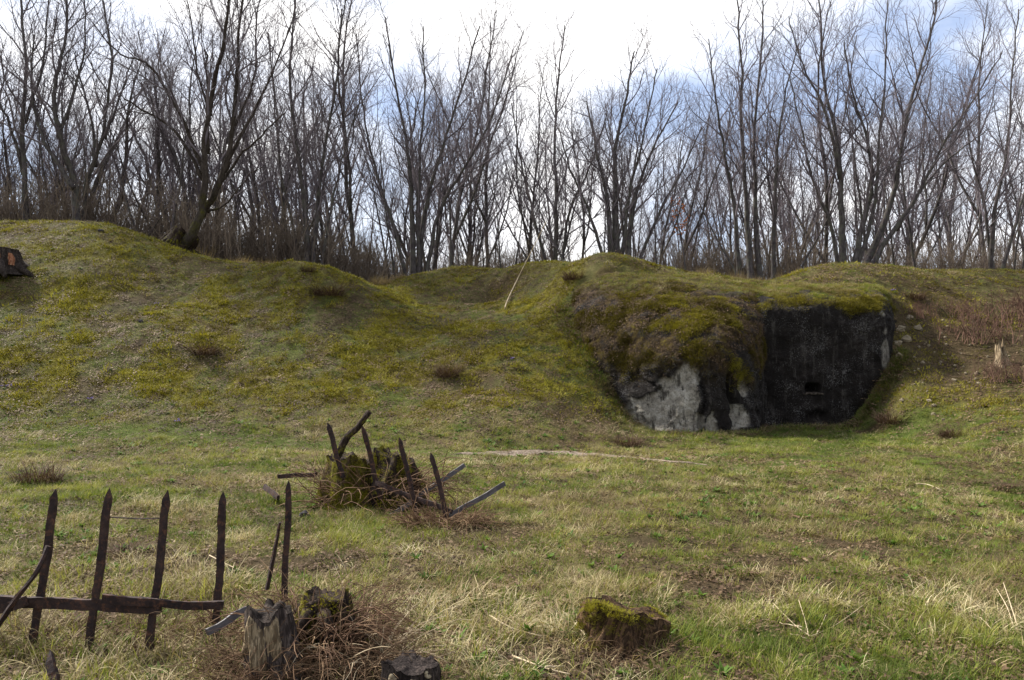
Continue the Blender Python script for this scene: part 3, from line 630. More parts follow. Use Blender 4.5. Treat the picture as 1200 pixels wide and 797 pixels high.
def cut_face(rim, rg, o, depth=.02):
    n = len(rim); c0 = rim.mean(0); rows = [rim * .998 + c0 * .002 + np.array([0, 0, .003])]
    for k, f in enumerate((.85, .66, .45, .22)):
        rr = c0 + (rim - c0) * f; rr[:, 2] = rr[:, 2] * f + c0[2] * (1 - f) - depth * (1 - f) + .02 * fbm(rr[:, 0] * 25 + o, rr[:, 1] * 25, 1., 3); rows.append(rr)
    V = np.concatenate(rows + [[c0 - [0, 0, depth]]]); q = []; t = []
    for k in range(4): q += [(k * n + m, k * n + (m + 1) % n, (k + 1) * n + (m + 1) % n, (k + 1) * n + m) for m in range(n)]
    t = [(4 * n + m, 4 * n + (m + 1) % n, 5 * n) for m in range(n)]; return V, q, t
def wood_mat(name, dark, mid, lite, pale=None, moss=0.0):
    w = NM(name, .9, .1); c = w.ramp(w.noise(15, 7, .72, stretch=(1, 1, .18)), [(.32, dark), (.5, mid), (.68, lite)])
    c = w.mix(w.ramp(w.noise(70, 3, .6, stretch=(1, 1, .06), off=3), [(.46, .75), (.56, 0.)]), c, tuple(x * .45 for x in dark))
    if pale: c = w.mix(w.ramp(w.noise(5, 5, .65, stretch=(1, 1, .5), off=8), [(.50, 0.), (.58, 1.)]), c, pale)
    if moss: c = w.mix(w.ramp(w.noise(7, 5, .7, off=5), [(.62 - moss * .25, 0.), (.70 - moss * .25, 1.)]), c, w.ramp(w.noise(40, 4, .7), [(.35, (.05, .045, .006)), (.65, (.15, .135, .012))]))
    w.color(c); w.bump(w.noise(30, 6, .75, stretch=(1, 1, .2)), 1., .03); return w.m
w_front = wood_mat('grey_split_wood', (.030, .023, .021), (.078, .060, .053), (.165, .132, .112))
w_pale = wood_mat('bleached_wood', (.13, .09, .055), (.26, .20, .125), (.40, .32, .21))
w_dark = wood_mat('rotten_wood', (.016, .011, .009), (.040, .027, .020), (.080, .056, .040), moss=.35)
w_log = wood_mat('black_log', (.016, .012, .011), (.038, .029, .026), (.085, .066, .056))
w_moss = wood_mat('mossy_stump_wood', (.03, .02, .012), (.085, .057, .03), (.17, .12, .062), moss=.75)
w_cut = wood_mat('old_cut_wood', (.02, .015, .012), (.045, .035, .03), (.10, .08, .065))
w_red = wood_mat('fresh_red_wood', (.20, .06, .03), (.34, .16, .09), (.55, .42, .27))
moss_t = NM('moss_cushion', .95, .05); moss_t.color(moss_t.ramp(moss_t.noise(18, 4, .7), [(.35, (.10, .085, .008)), (.5, (.20, .175, .014)), (.68, (.30, .27, .03))])); moss_t.bump(moss_t.noise(140, 3, .7), 1., .012)
def stump(name, loc, r0, r1, h, lean, seed, m, mcut, label, cat='stump', rz=0, **k):
    rg = np.random.default_rng(seed); e = empty(name, loc, rz); tag(e, label, cat)
    Pn, q, o = bark_grid(r0, r1, h, lean, rg, **k)
    b = MB(); b.add(Pn, q); b.obj('trunk', m, e)
    b = MB(); V, q, t = cut_face(Pn[-1], rg, o, .03 * h); b.add(V, q, t); b.obj('cut_face', mcut, e); return e, Pn
def cushion(mb, c, n, r, rg, flat=.55):
    nu, nv = 10, 5
    a = np.linspace(0, 2 * np.pi, nu, endpoint=False); v = np.linspace(0, np.pi / 2, nv); A_, V_ = np.meshgrid(a, v); o = rg.uniform(0, 90)
    rr = r * (1 + .35 * fbm(np.cos(A_) * 1.5 + o, np.sin(A_) * 1.5, V_, 3)); up = norm(np.array(n, float)); u = norm(np.cross(up, [.3, 1, .1])); w = np.cross(up, u)
    L = np.stack([rr * np.cos(V_) * np.cos(A_), rr * np.cos(V_) * np.sin(A_), rr * flat * np.sin(V_) - .2 * r], -1)
    V = np.array(c) + L[..., :1] * u + L[..., 1:2] * w + L[..., 2:] * up; i = np.arange(nu * nv).reshape(nv, nu); j = np.roll(i, -1, 1)
    mb.add(V.reshape(-1, 3), np.stack([i[:-1], j[:-1], j[1:], i[1:]], -1).reshape(-1, 4))

# front stump: bleached upper half over darker bark
fp = on(*P(330, 800, 3.85)[:2])
e, Pn = stump('tree_stump', fp, .135, .10, .48, (-.14, .03), 31, w_front, w_cut, 'grey split stump with bleached upper half standing in front of the fence', broken=.10, ridge=.16, flare=.25, nv=40, nu=72)
pm = MB(); n_ = Pn.shape[1]
sel = [k for k in range(n_) if math.sin(2 * math.pi * k / n_) < .25]                       # split off slab on the side towards the meadow
for k0, k1, z0, z1 in ((43, 56, .44, .96), (54, 63, .60, .98), (38, 45, .55, .90)):
    rr = np.array([[Pn[v, k % n_] for k in range(k0, k1)] for v in range(int(z0 * 40), int(z1 * 40))]); cc_ = Pn.mean(1)[int(z0 * 40):int(z1 * 40)]
    edge = np.linspace(-1, 1, k1 - k0)[None, :, None]; vv = np.linspace(-1, 1, rr.shape[0])[:, None, None]
    out_ = rr - cc_[:, None]; out_[..., 2] = 0; rr = rr + norm(out_) * (.011 * np.clip(1.1 - edge ** 4 * 1.6 - np.abs(vv) ** 5 * 1.3 + 1.9 * fbm(rr[..., :1] * 60, rr[..., 2:] * 16, 3., 3), -1.2, 1)); i = np.arange(rr.shape[0] * rr.shape[1]).reshape(rr.shape[:2])
    pm.add(rr.reshape(-1, 3), np.stack([i[:-1, :-1], i[:-1, 1:], i[1:, 1:], i[1:, :-1]], -1).reshape(-1, 4))
pm.obj('bleached_wood', w_pale, e)
# rotten root stump behind it
rp = on(*P(378, 775, 4.2)[:2])
e, Pn = stump('rotten_stump', rp, .17, .11, .44, (.05, .05), 33, w_dark, w_dark, 'rotten dark stump wrapped in dead brambles beside the grey split stump', ridge=.3, broken=.2, flare=.5, lump=.45)
b = MB(); rg = np.random.default_rng(3)
for k in range(9):
    a = rg.uniform(0, 6.28); p = np.array([.10 * math.cos(a), .10 * math.sin(a), .30]); L = []
    for q_ in range(7): L.append(p.copy()); p = p + np.array([math.cos(a) * .05, math.sin(a) * .05, -.055 - .01 * q_]) + rg.normal(0, .012, 3)
    V, q, t = tube(L, np.linspace(.035, .012, 7), 7, True, .2, rg); b.add(V, q, t)
b.obj('root', w_dark, e)
b = MB(); V, q, t = tube([(.115, -.02, .05), (.125, -.02, .25), (.125, -.02, .40)], [.025, .022, .018], 6, True, .15, rg); b.add(V, q, t); V, q, t = tube([(.03, -.05, .33), (.13, -.045, .335)], [.018, .015], 6, True, .15, rg); b.add(V, q, t); b.obj('snag', w_dark, e)
MOSSY = [(e, Pn, (28, 56), (10, 25), 60, .45)]
# black log end at the lower edge
lp_ = on(*P(487, 815, 3.75)[:2])
e, Pn = stump('log_stump', lp_, .15, .115, .27, (-.10, .05), 37, w_log, w_log, 'low black stump with pale bracket fungi at the lower edge of the meadow', ridge=.22, broken=.14, flare=.3, lump=.3)
fun = NM('bracket_fungus', .8, .15); fun.color(fun.ramp(fun.noise(40, 3), [(.4, (.14, .11, .07)), (.65, (.34, .29, .2))]))
b = MB()
for k in range(16): v_, u_ = rg.integers(17, 25), rg.integers(36, 50); p_ = Pn[v_, u_]; cushion(b, p_, (p_[0] + .1, p_[1] - .15, .35), rg.uniform(.010, .02), rg, .5)
tag(b.obj('fungi', fun.m, e), kind='stuff')
# small stump with moss caps
w_root = wood_mat('brown_stump_wood', (.022, .013, .008), (.075, .043, .022), (.16, .10, .055), moss=.12)
sp_ = on(*G(735, 752)[:2])
e, Pn = stump('mossy_stump', sp_, .20, .18, .25, (-.10, .06), 41, w_root, w_root, 'small broad stump with yellow moss cushions alone in the grass', ridge=.25, broken=.14, flare=.35, lump=.22); e.scale = (1.25, .85, 1.0); e.rotation_euler = (0, .27, .2)
MOSSY += [(e, np.concatenate([Pn[-1:] * .6 + Pn[-1].mean(0) * .4, Pn[-1:] * .85 + Pn[-1].mean(0) * .15, Pn[-3:]]), (0, 56), (0, 5), 150, .8), (e, Pn, (0, 56), (2, 22), 170, .12)]
# big cut stump on the left mound
up_ = on(*P(-8, 320, 19.6)[:2])
e, Pn = stump('felled_stump', up_, .66, .60, .62, (0, 0), 43, w_cut, w_cut, 'wide felled stump with reddish torn wood on the left mound', ridge=.2, broken=.08, flare=.3)
b = MB()
for k0, k1, v0, v1 in ((46, 50, 8, 20), (41, 45, 4, 18), (51, 54, 9, 21)):
    rr = Pn[v0:v1, k0:k1].copy(); rr[..., :2] *= 1.03; i = np.arange(rr.shape[0] * rr.shape[1]).reshape(rr.shape[:2]); b.add(rr.reshape(-1, 3), np.stack([i[:-1, :-1], i[:-1, 1:], i[1:, 1:], i[1:, :-1]], -1).reshape(-1, 4))
b.obj('torn_wood', w_red, e)
b = MB()
for a in (-.2, -.8, .3): V, q, t = tube([(.55 * math.cos(a), .55 * math.sin(a), .25), (.8 * math.cos(a), .8 * math.sin(a), .06), (1.25 * math.cos(a), 1.25 * math.sin(a), -.18)], [.13, .1, .04], 8, True, .15, rg); b.add(V, q, t)
b.obj('root', w_cut, e)
# pale broken stump on the right slope
rp_ = on(*G(1176, 428)[:2])
stump('broken_stump', rp_, .15, .07, .52, (-.1, .1), 47, w_pale, w_pale, 'pale splintered stump among dead stalks on the right slope', ridge=.3, broken=.7, flare=.3, lump=.3)
# mossy root foot of the leaning tree
lb = on(*P(204, 296, 23.9)[:2])
lb = (lb[0], lb[1], lb[2] + .10)
stump('root_burl', lb, .50, .30, .60, (.5, .1), 49, w_dark, w_dark, 'dark knotted root burl at the foot of the leaning tree', 'root', ridge=.3, broken=.4, lump=.5)
# stumps inside the second fence
q1 = on(*P(406, 590, 8.55)[:2])
e, Pn = stump('mossy_stump', q1, .27, .24, .56, (.02, .05), 51, w_moss, w_dark, 'tall mossy stump inside the second spiked fence, under the tilted branch', ridge=.25, broken=.2, flare=.35, lump=.3)
MOSSY += [(e, Pn, (26, 64), (3, 25), 300, .30)]
q2 = on(*P(462, 590, 8.5)[:2])
e, Pn = stump('rotten_stump', q2, .30, .19, .62, (.03, .05), 53, w_dark, w_dark, 'rotten stump with yellow moss behind the middle spikes of the second fence', ridge=.3, broken=.22, flare=.4, lump=.45)
MOSSY += [(e, Pn, (30, 47), (6, 26), 330, .6), (e, Pn, (0, 56), (18, 26), 90, .35)]

iron = NM('rusty_iron', .8, .25)
iron.color(iron.mix(iron.ramp(iron.noise(30, 5, .7, off=3), [(.52, 0.), (.66, .8)]), iron.ramp(iron.noise(9, 6, .7), [(.3, (.010, .007, .008)), (.5, (.026, .016, .015)), (.7, (.055, .032, .025))]), (.10, .045, .025)))
iron.bump(iron.noise(60, 5, .75), 1., .006); iron.b.inputs['Metallic'].default_value = .15
wire = NM('grey_iron', .6, .4); wire.color(wire.ramp(wire.noise(12, 5, .7), [(.35, (.026, .021, .022)), (.65, (.075, .066, .068))])); wire.bump(wire.noise(60, 4), .7, .005)
def bar(mb, A_, B_, w, th, tip=False, rg=None, n=12, sag=0.0, rough=.10):
    A_, B_ = np.array(A_, float), np.array(B_, float); L = np.linalg.norm(B_ - A_); d = (B_ - A_) / L
    side = norm(np.cross(d, [0, 1.0, 0])) if abs(d[1]) < .9 else np.array([1.0, 0, 0]); f = np.cross(d, side)
    ts = list(np.linspace(0, 1 - (.085 / L if tip else 0), n)); ws = [1.] * n
    if tip: ts += [1 - .055 / L, 1 - .025 / L, 1]; ws += [.95, .52, .05]
    sec = np.array([(-1, -1), (-.2, -1.08), (.9, -1), (1, -.2), (1, 1), (0, 1.06), (-1, 1), (-1.04, .1)], float) * np.array([w / 2, th / 2])
    V = []; 
    for t_, w_ in zip(ts, ws):
        c0 = A_ + d * L * t_ + np.array([0, 0, -sag * math.sin(math.pi * t_)]) + side * .004 * math.sin(t_ * 9 + L * 7)
        jit = 1 + rg.uniform(-rough, rough, (8, 1)); s2 = sec * jit * w_; V.append(c0 + s2[:, :1] * side + s2[:, 1:] * f)
    V = np.concatenate(V); k = len(ts); Q = [(i * 8 + j, i * 8 + (j + 1) % 8, i * 8 + 8 + (j + 1) % 8, i * 8 + 8 + j) for i in range(k - 1) for j in range(8)]
    T = [(0, j + 1, j) for j in range(1, 7)] + [((k - 1) * 8, (k - 1) * 8 + j, (k - 1) * 8 + j + 1) for j in range(1, 7)]
    mb.add(V, Q, T)
def iron_fence(base, spikes, rails, label, seed):
    rg = np.random.default_rng(seed); b0 = np.array(on(*P(*base)[:2])); e = empty('spiked_fence', b0); tag(e, label, 'fence')
    for (tp, bt, dt, db, w) in spikes:
        m = MB(); bar(m, P(*bt, db) - b0, P(*tp, dt) - b0, w, w * .62, True, rg, 20, 0, .13); m.obj('picket', iron.m, e, False)
    for (a, c0, da, db, w, sag) in rails:
        m = MB(); bar(m, P(*a, da) - b0, P(*c0, db) - b0, w, w * .5, False, rg, 26, sag, .16); m.obj('rail', iron.m, e, False)
    return e, b0, rg
e, b0, rg = iron_fence((150, 760, 4.45), [((66,573),(38,760),4.45,4.42,.038), ((129,572),(103,768),4.42,4.36,.038), ((197,574),(174,770),4.42,4.34,.037), ((262,576),(252,765),4.5,4.45,.037), ((339,563),(333,705),5.1,5.05,.034)],
  [((-60,699),(188,711),4.46,4.34,.058,.010), ((120,700),(262,709),4.28,4.40,.044,.014), ((-40,722),(30,704),4.5,4.38,.05,.01)], 'rusty iron fence with five tall spear points on a sagging rail in the left foreground', 61)
m = MB(); V, q, t = tube(catmull([P(-5,738,4.3) - b0, P(20,700,4.3) - b0, P(42,672,4.32) - b0, P(57,640,4.36) - b0], 14), .022, 6, True, .15, rg, (1, .6)); m.add(V, q, t); m.obj('bent_bar', iron.m, e, False)
m = MB(); V, q, t = tube(catmull([P(313,690,5.1) - b0, P(319,660,5.1) - b0, P(325,630,5.1) - b0, P(328,612,5.1) - b0], 10), np.linspace(.026, .015, 10), 6, True, .2, rg, (1, .55)); m.add(V, q, t); m.obj('broken_picket', iron.m, e, False)
m = MB()
V, q, t = tube([P(128,606,4.42) - b0, P(165,608,4.42) - b0, P(196,607,4.42) - b0], .004, 4); m.add(V, q, t); m.obj('wire', iron.m, e, False)
def loose_bar(name, pa, da, pb, db, w, mt, label, cat='bar', tip=False, seed=1):
    rg = np.random.default_rng(seed); A_, B_ = P(*pa, da), P(*pb, db); c0 = (A_ + B_) / 2; m = MB(); bar(m, A_ - c0, B_ - c0, w, w * .6, tip, rg, 14, 0, .1); o = m.obj(name, mt, None, False); o.location = c0; tag(o, label, cat); return o
loose_bar('iron_bar', (292,712), 4.15, (243,742), 3.95, .035, wire.m, 'grey iron bar leaning from the grey split stump towards the rail', seed=2)
loose_bar('iron_spike', (66,815), 3.85, (58,762), 3.95, .04, iron.m, 'short rusty spike point sticking up at the lower left corner', 'spike', True, 3)
e, b0, rg = iron_fence((470, 605, 7.8), [((384,495),(402,560),8.25,8.2,.045), ((425,499),(446,585),8.05,8.1,.045), ((468,512),(492,618),7.8,7.75,.043), ((505,530),(528,622),7.6,7.5,.043)],
  [((440,566),(530,600),8.05,7.55,.045,.0)], 'rusty iron fence with four leaning spikes beside the mossy stumps', 67)
loose_bar('iron_bar', (592,567), 7.7, (524,606), 7.55, .045, wire.m, 'grey iron bar slanting up to the right from the last spike of the second fence', seed=5)
loose_bar('iron_bar', (526,607), 7.55, (486,634), 7.45, .04, wire.m, 'grey iron bar lying low in the dead grass under the last spike', seed=6)
loose_bar('iron_bar', (544,545), 8.5, (456,606), 7.95, .045, wire.m, 'grey iron bar crossing behind the two front spikes of the second fence', seed=7)
loose_bar('iron_bar', (326,558), 8.9, (371,556), 8.7, .045, iron.m, 'rusty bar sticking out to the left of the tall mossy stump', seed=8)
loose_bar('iron_bar', (310,570), 8.6, (326,583), 8.3, .05, iron.m, 'short rusty bar lying in the grass left of the second fence', seed=9)
rg = np.random.default_rng(19)
A_ = P(395, 530, 8.6); m = MB(); V, q, t = tube(catmull([P(393,540,8.6) - A_, P(405,515,8.6) - A_, P(420,500,8.6) - A_, P(433,482,8.65) - A_], 14), np.linspace(.045, .03, 14), 7, True, .2, rg); m.add(V, q, t); o = m.obj('dead_branch', w_dark, None); o.location = A_; tag(o, 'thick dead branch rising out of the tall mossy stump', 'branch')

# brambles and dead stalks
bram = NM('bramble_stem', .8, .15); bram.color(bram.ramp(bram.noise(6, 4, .6), [(.3, (.045, .022, .013)), (.5, (.10, .055, .03)), (.7, (.22, .145, .08))]))
m_heap = NM('dead_grass_stem', .85, .1); m_heap.color(m_heap.ramp(m_heap.noise(22, 4, .6), [(.3, (.035, .020, .012)), (.5, (.10, .062, .036)), (.68, (.22, .155, .09))]))
dry = NM('dry_stalk', .85, .1); dry.color(dry.ramp(dry.noise(8, 4, .6), [(.3, (.22, .165, .10)), (.65, (.46, .38, .26))]))
def tangle(name, loc, n, rx, ry, hz, L, r, m, label, cat, seed, droop=.16):
    rg = np.random.default_rng(seed); b = MB()
    for k in range(n):
        a = rg.uniform(0, 6.28); f = math.sqrt(rg.uniform(0, 1)); p = np.array([rx * f * math.cos(a), ry * f * math.sin(a), rg.uniform(0, hz * .6)]); a += rg.normal(0, 1.); d = norm(np.array([math.cos(a), math.sin(a), rg.uniform(.1, 2.)])); l = L * rg.uniform(.35, 1.1); pts_ = [p]
        for q_ in range(7):
            d = norm(d + rg.normal(0, .16, 3) - [0, 0, droop]); nx = pts_[-1] + d * l / 7; nx[2] = max(nx[2], .0); pts_.append(nx)
        V, q, t = tube(pts_, np.linspace(r, r * .45, 8) * rg.uniform(.5, 1.2), 4, False); b.add(V, q)
    o = b.obj(name, m); o.location = loc; tag(o, label, cat); return o
tangle('bramble_tangle', on(*P(372, 790, 4.1)[:2]), 520, .24, .20, .42, .46, .0034, bram.m, 'reddish tangle of dead bramble stems heaped over the rotten stump', 'bramble', 3, .2)
tangle('bramble_tangle', on(*P(285, 720, 4.6)[:2]), 150, .25, .2, .16, .35, .003, bram.m, 'low brown tangle of dead stems between the last spike and the grey split stump', 'bramble', 4)
tangle('bramble_tangle', on(*P(330, 815, 3.72)[:2]), 120, .16, .05, .22, .34, .0022, bram.m, 'thin dead stems crossing in front of the grey split stump', 'bramble', 27, .18)
tangle('dry_stalks', on(*P(425, 790, 4.15)[:2]), 110, .22, .2, .12, .5, .003, dry.m, 'pale dry stalks sprawling right of the bramble heap', 'stalks', 5, .13)
tangle('dead_grass_heap', on(*P(375, 800, 4.0)[:2]), 520, .34, .30, .22, .40, .0026, m_heap.m, 'shaggy brown heap of dead grass round the foot of the rotten stump', 'dead grass', 15, .22)
tangle('dead_grass_heap', on(*P(290, 790, 3.95)[:2]), 380, .20, .2, .14, .36, .0024, m_heap.m, 'brown dead grass heaped against the left side of the grey split stump', 'dead grass', 25, .2)
tangle('dead_grass_heap', on(*P(400, 740, 4.5)[:2]), 420, .28, .22, .34, .36, .0026, m_heap.m, 'tall brown dead grass behind the rotten stump', 'dead grass', 26, .22)
tangle('dead_grass_heap', on(*P(452, 790, 3.95)[:2]), 300, .22, .2, .12, .36, .0024, m_heap.m, 'matted dead grass between the bramble heap and the black log stump', 'dead grass', 16, .2)
tangle('dead_grass_heap', on(*P(90, 745, 4.5)[:2]), 420, .75, .25, .06, .34, .0022, m_heap.m, 'brown dead grass tangled under the rail of the front fence', 'dead grass', 17, .2)
tangle('dead_grass_heap', on(*P(735, 770, 4.35)[:2]), 220, .26, .2, .05, .22, .002, m_heap.m, 'brown dead grass fringe round the small moss capped stump', 'dead grass', 18, .2)
tangle('bramble_tangle', on(*P(430, 590, 8.3)[:2]), 170, .6, .3, .45, .75, .0055, bram.m, 'brown bramble stems arching over the stumps of the second fence', 'bramble', 6, .12)
tangle('dead_grass_heap', on(*P(520, 625, 7.45)[:2]), 420, .42, .22, .10, .34, .0035, bram.m, 'brown dead grass heaped at the foot of the last spikes', 'dead grass', 7, .16)
tangle('bramble_tangle', on(*P(497, 575, 8.4)[:2]), 120, .25, .25, .5, .5, .005, bram.m, 'round dark knot of bramble right of the yellow mossed stump', 'bramble', 8, .2)
def sticks(name, segs, r, m, label, cat):
    o0 = G(*segs[0][0]); b = MB(); rg = np.random.default_rng(len(label))
    for pxs in segs:
        L = []
        for k, p_ in enumerate(pxs):
            g_ = G(*p_[:2]); g_ = g_ + [0, 0, p_[2] if len(p_) > 2 else .03]; L.append(g_ - o0)
        L = catmull(L, 7) if len(L) > 2 else np.linspace(L[0], L[1], 6) + rg.normal(0, .004, (6, 3)); V, q, t = tube(L, np.linspace(r, r * .55, len(L)), 5); b.add(V, q, t)
    o = b.obj(name, m); o.location = o0; tag(o, label, cat); return o
sticks('dry_stalks', [[(950,752),(930,737,.03),(906,716,.05)], [(950,752),(980,738,.03),(1012,718,.05)], [(948,752),(943,735,.05),(936,716,.07)], [(955,752),(962,740,.03),(968,730,.05)], [(945,755),(925,748,.03)], [(940,742),(915,735,.03)]], .0035, dry.m, 'star of pale dry stalks lying in the right foreground', 'stalks')
sticks('dry_stalks', [[(1192,738),(1183,715,.06),(1176,700,.10)], [(1188,740),(1180,720,.05),(1168,704,.08)], [(1165,735),(1145,712,.02),(1128,700,.04)], [(1160,742),(1142,725,.03)]], .0035, dry.m, 'pale dry stalks leaning at the right edge of the meadow', 'stalks')
sticks('fallen_twig', [[(574,727),(600,742),(636,752)]], .006, dry.m, 'thin pale twig lying right of the black log stump', 'twig')
sticks('fallen_twig', [[(600,775),(640,790),(668,797)], [(640,790),(660,785)]], .006, dry.m, 'forked pale twig at the lower edge below the mossy stump', 'twig')
sticks('fallen_twig', [[(1074,570),(1088,571),(1102,577)]], .012, dry.m, 'bleached twig on the short grass at right', 'twig')
sticks('fallen_twig', [[(672,735),(684,748),(690,762)], [(684,748),(700,752)]], .005, dry.m, 'twig leaning against the small moss capped stump', 'twig')
sticks('fallen_twig', [[(245,655),(270,668),(290,676)]], .004, dry.m, 'fine pale twig in the grass between the fourth and fifth spikes', 'twig')
b = MB(); A_ = G(592, 361); L = [A_ - [0, 0, .1], A_ + [.02, 0, .1], P(604, 332, 22.1), P(620, 300, 22.0), P(640, 260, 21.8)]; L = catmull(np.array(L) - A_, 20)
V, q, t = tube(L, np.linspace(.022, .008, 20), 6); b.add(V, q, t); o = b.obj('dry_cane', dry.m); o.location = A_; tag(o, 'single long dry stem leaning out of the hollow beside the bunker', 'cane')

# ------------------------------------------------------------------ blades
def blade(mb, p, az, L, lean, curl, w, rg, n=3):
    d = np.array([math.cos(az), math.sin(az)]); s_ = np.array([-d[1], d[0], 0]); th = lean; q = np.array(p, float); V = []; Lk = L / n
    for k in range(n + 1):
        wk = w * (1 - (k / n) ** 1.6) * .5
        if k < n: V += [q - s_ * wk, q + s_ * wk]
        else: V += [q]
        q = q + np.array([d[0] * math.sin(th), d[1] * math.sin(th), math.cos(th)]) * Lk; th += curl / n
    Q = [(2 * k, 2 * k + 1, 2 * k + 3, 2 * k + 2) for k in range(n - 1)]; mb.add(V, Q, [(2 * n - 2, 2 * n - 1, 2 * n)])
def tuft(seed, n, rad, L, lean, curl, w, nseg=3):
    rg = np.random.default_rng(seed); mb = MB()
    for k in range(n):
        a = rg.uniform(0, 6.28); r = rad * math.sqrt(rg.uniform(0, 1)); blade(mb, (r * math.cos(a), r * math.sin(a), -.012), a + rg.normal(0, .9), L * rg.uniform(.5, 1.15), abs(rg.normal(lean, .25)), rg.uniform(.3, 1.4) * curl, w * rg.uniform(.7, 1.2), rg, nseg)
    return mb
def blade_mat(name, stops, tr=.35, var=.5):
    m = NM(name, .75, .15); oi = m.n('ShaderNodeObjectInfo'); m.vec = m.n('ShaderNodeNewGeometry').outputs['Position']
    c = m.ramp(m.math('ADD', m.math('MULTIPLY', m.attr('tint', 'INSTANCER'), .6), m.math('MULTIPLY', m.noise(60, 2), .4)), stops); m.color(c)
    if tr: m.translucent(tr, (1., 1., .55))
    return m.m
m_green = blade_mat('green_blade', [(.15, (.040, .066, .012)), (.42, (.102, .138, .022)), (.62, (.185, .20, .038)), (.85, (.29, .265, .085))])
m_straw = blade_mat('straw_blade', [(.15, (.085, .060, .028)), (.42, (.20, .155, .075)), (.65, (.36, .295, .16)), (.88, (.58, .51, .33))], .25)
m_moss = blade_mat('moss_spike', [(.15, (.050, .038, .008)), (.38, (.135, .115, .012)), (.6, (.205, .18, .016)), (.85, (.27, .25, .035))], .25)
m_brown = blade_mat('dead_blade', [(.2, (.030, .018, .010)), (.45, (.075, .046, .026)), (.65, (.13, .085, .05)), (.85, (.22, .16, .10))], .15)
m_weed = blade_mat('weed_leaf', [(.2, (.035, .075, .012)), (.5, (.07, .13, .02)), (.8, (.12, .19, .035))], .35)
hid = {}
def source(kind, meshes, m):      # plant meshes that the ground cover repeats; they live in a collection of their own, outside the scene
    c = bpy.data.collections.new('cover_' + kind)
    for k, me in enumerate(meshes):
        me.materials.append(m); o = bpy.data.objects.new(kind + '_%02d' % k, me); c.objects.link(o)
    hid[kind] = c
source('green', [tuft(1 + k, 22, .07, .10, .45, .9, .0042).mesh('g') for k in range(4)], m_green)
source('straw', [tuft(11 + k, 18, .08, .155, .80, 1.5, .0040, 4).mesh('s') for k in range(4)], m_straw)
source('moss', [tuft(21 + k, 46, .085, .034, .5, .5, .0075, 2).mesh('m') for k in range(4)], m_moss)
def litter(seed):
    rg = np.random.default_rng(seed); mb = tuft(seed, 12, .10, .11, 1.25, .5, .004)
    pts_ = rg.normal(0, .07, (7, 3)); pts_[:, 2] = .012 + np.abs(pts_[:, 2]) * .15
    for p in pts_:
        a = rg.uniform(0, 6.28); u = np.array([math.cos(a), math.sin(a), rg.normal(0, .2)]); v = np.array([-u[1], u[0], rg.normal(0, .3)]); s_ = rg.uniform(.010, .022)
        mb.add([p - u * s_, p + v * s_ * .6 + [0, 0, .006], p + u * s_, p - v * s_ * .6 + [0, 0, .004]], [(0, 1, 2, 3)])
    return mb.mesh('l')
source('brown', [litter(31 + k) for k in range(4)], m_brown)
def rosette(seed):
    rg = np.random.default_rng(seed); mb = MB()
    for k in range(16):
        a = k * 2.4 + rg.normal(0, .2); l = rg.uniform(.03, .07); blade(mb, (0, 0, 0), a, l, rg.uniform(.6, 1.3), .5, l * .42, rg, 3)
    return mb.mesh('w')
source('weed', [rosette(41 + k) for k in range(3)], m_weed)

def scatter(name, kind, pts_, nrm_, spin, scale, tint, label, cat, parent=None):
    n = len(pts_); me = bpy.data.meshes.new(name); me.vertices.add(n); me.vertices.foreach_set('co', np.asarray(pts_, np.float32).ravel()); me.update()
    rx = -np.arcsin(np.clip(nrm_[:, 1], -1, 1)); ry = np.arctan2(nrm_[:, 0], nrm_[:, 2])
    attr(me, 'rot', np.stack([rx, ry, 0 * rx], -1), 'FLOAT_VECTOR'); attr(me, 'spin', np.stack([0 * rx, 0 * rx, spin], -1), 'FLOAT_VECTOR')
    attr(me, 'size', scale, 'FLOAT_VECTOR'); attr(me, 'tint', tint); attr(me, 'pick', np.random.default_rng(n).integers(0, len(hid[kind].objects), n), 'INT')
    o = link(name, me, None, parent)
    gt = bpy.data.node_groups.new(name, 'GeometryNodeTree'); gt.interface.new_socket('Geometry', in_out='INPUT', socket_type='NodeSocketGeometry'); gt.interface.new_socket('Geometry', in_out='OUTPUT', socket_type='NodeSocketGeometry')
    N = gt.nodes.new; L = gt.links.new; gi, go = N('NodeGroupInput'), N('NodeGroupOutput'); ip = N('GeometryNodeInstanceOnPoints'); ci = N('GeometryNodeCollectionInfo'); ci.inputs['Collection'].default_value = hid[kind]; ci.inputs['Separate Children'].default_value = True; ci.inputs['Reset Children'].default_value = True
    def na(nm, t): x = N('GeometryNodeInputNamedAttribute'); x.data_type = t; x.inputs['Name'].default_value = nm; return x.outputs['Attribute']
    L(gi.outputs[0], ip.inputs['Points']); L(ci.outputs[0], ip.inputs['Instance']); ip.inputs['Pick Instance'].default_value = True; L(na('pick', 'INT'), ip.inputs['Instance Index'])
    er = N('FunctionNodeEulerToRotation'); L(na('rot', 'FLOAT_VECTOR'), er.inputs[0]); L(er.outputs[0], ip.inputs['Rotation']); L(na('size', 'FLOAT_VECTOR'), ip.inputs['Scale'])
    ri = N('GeometryNodeRotateInstances'); L(ip.outputs[0], ri.inputs['Instances']); e2 = N('FunctionNodeEulerToRotation'); L(na('spin', 'FLOAT_VECTOR'), e2.inputs[0]); L(e2.outputs[0], ri.inputs['Rotation']); ri.inputs['Local Space'].default_value = True
    L(ri.outputs[0], go.inputs[0]); md = o.modifiers.new('scatter', 'NODES'); md.node_group = gt
    tag(o, label if parent is None else None, cat if parent is None else None, None, 'stuff'); return o
rg = np.random.default_rng(2024); PT = []
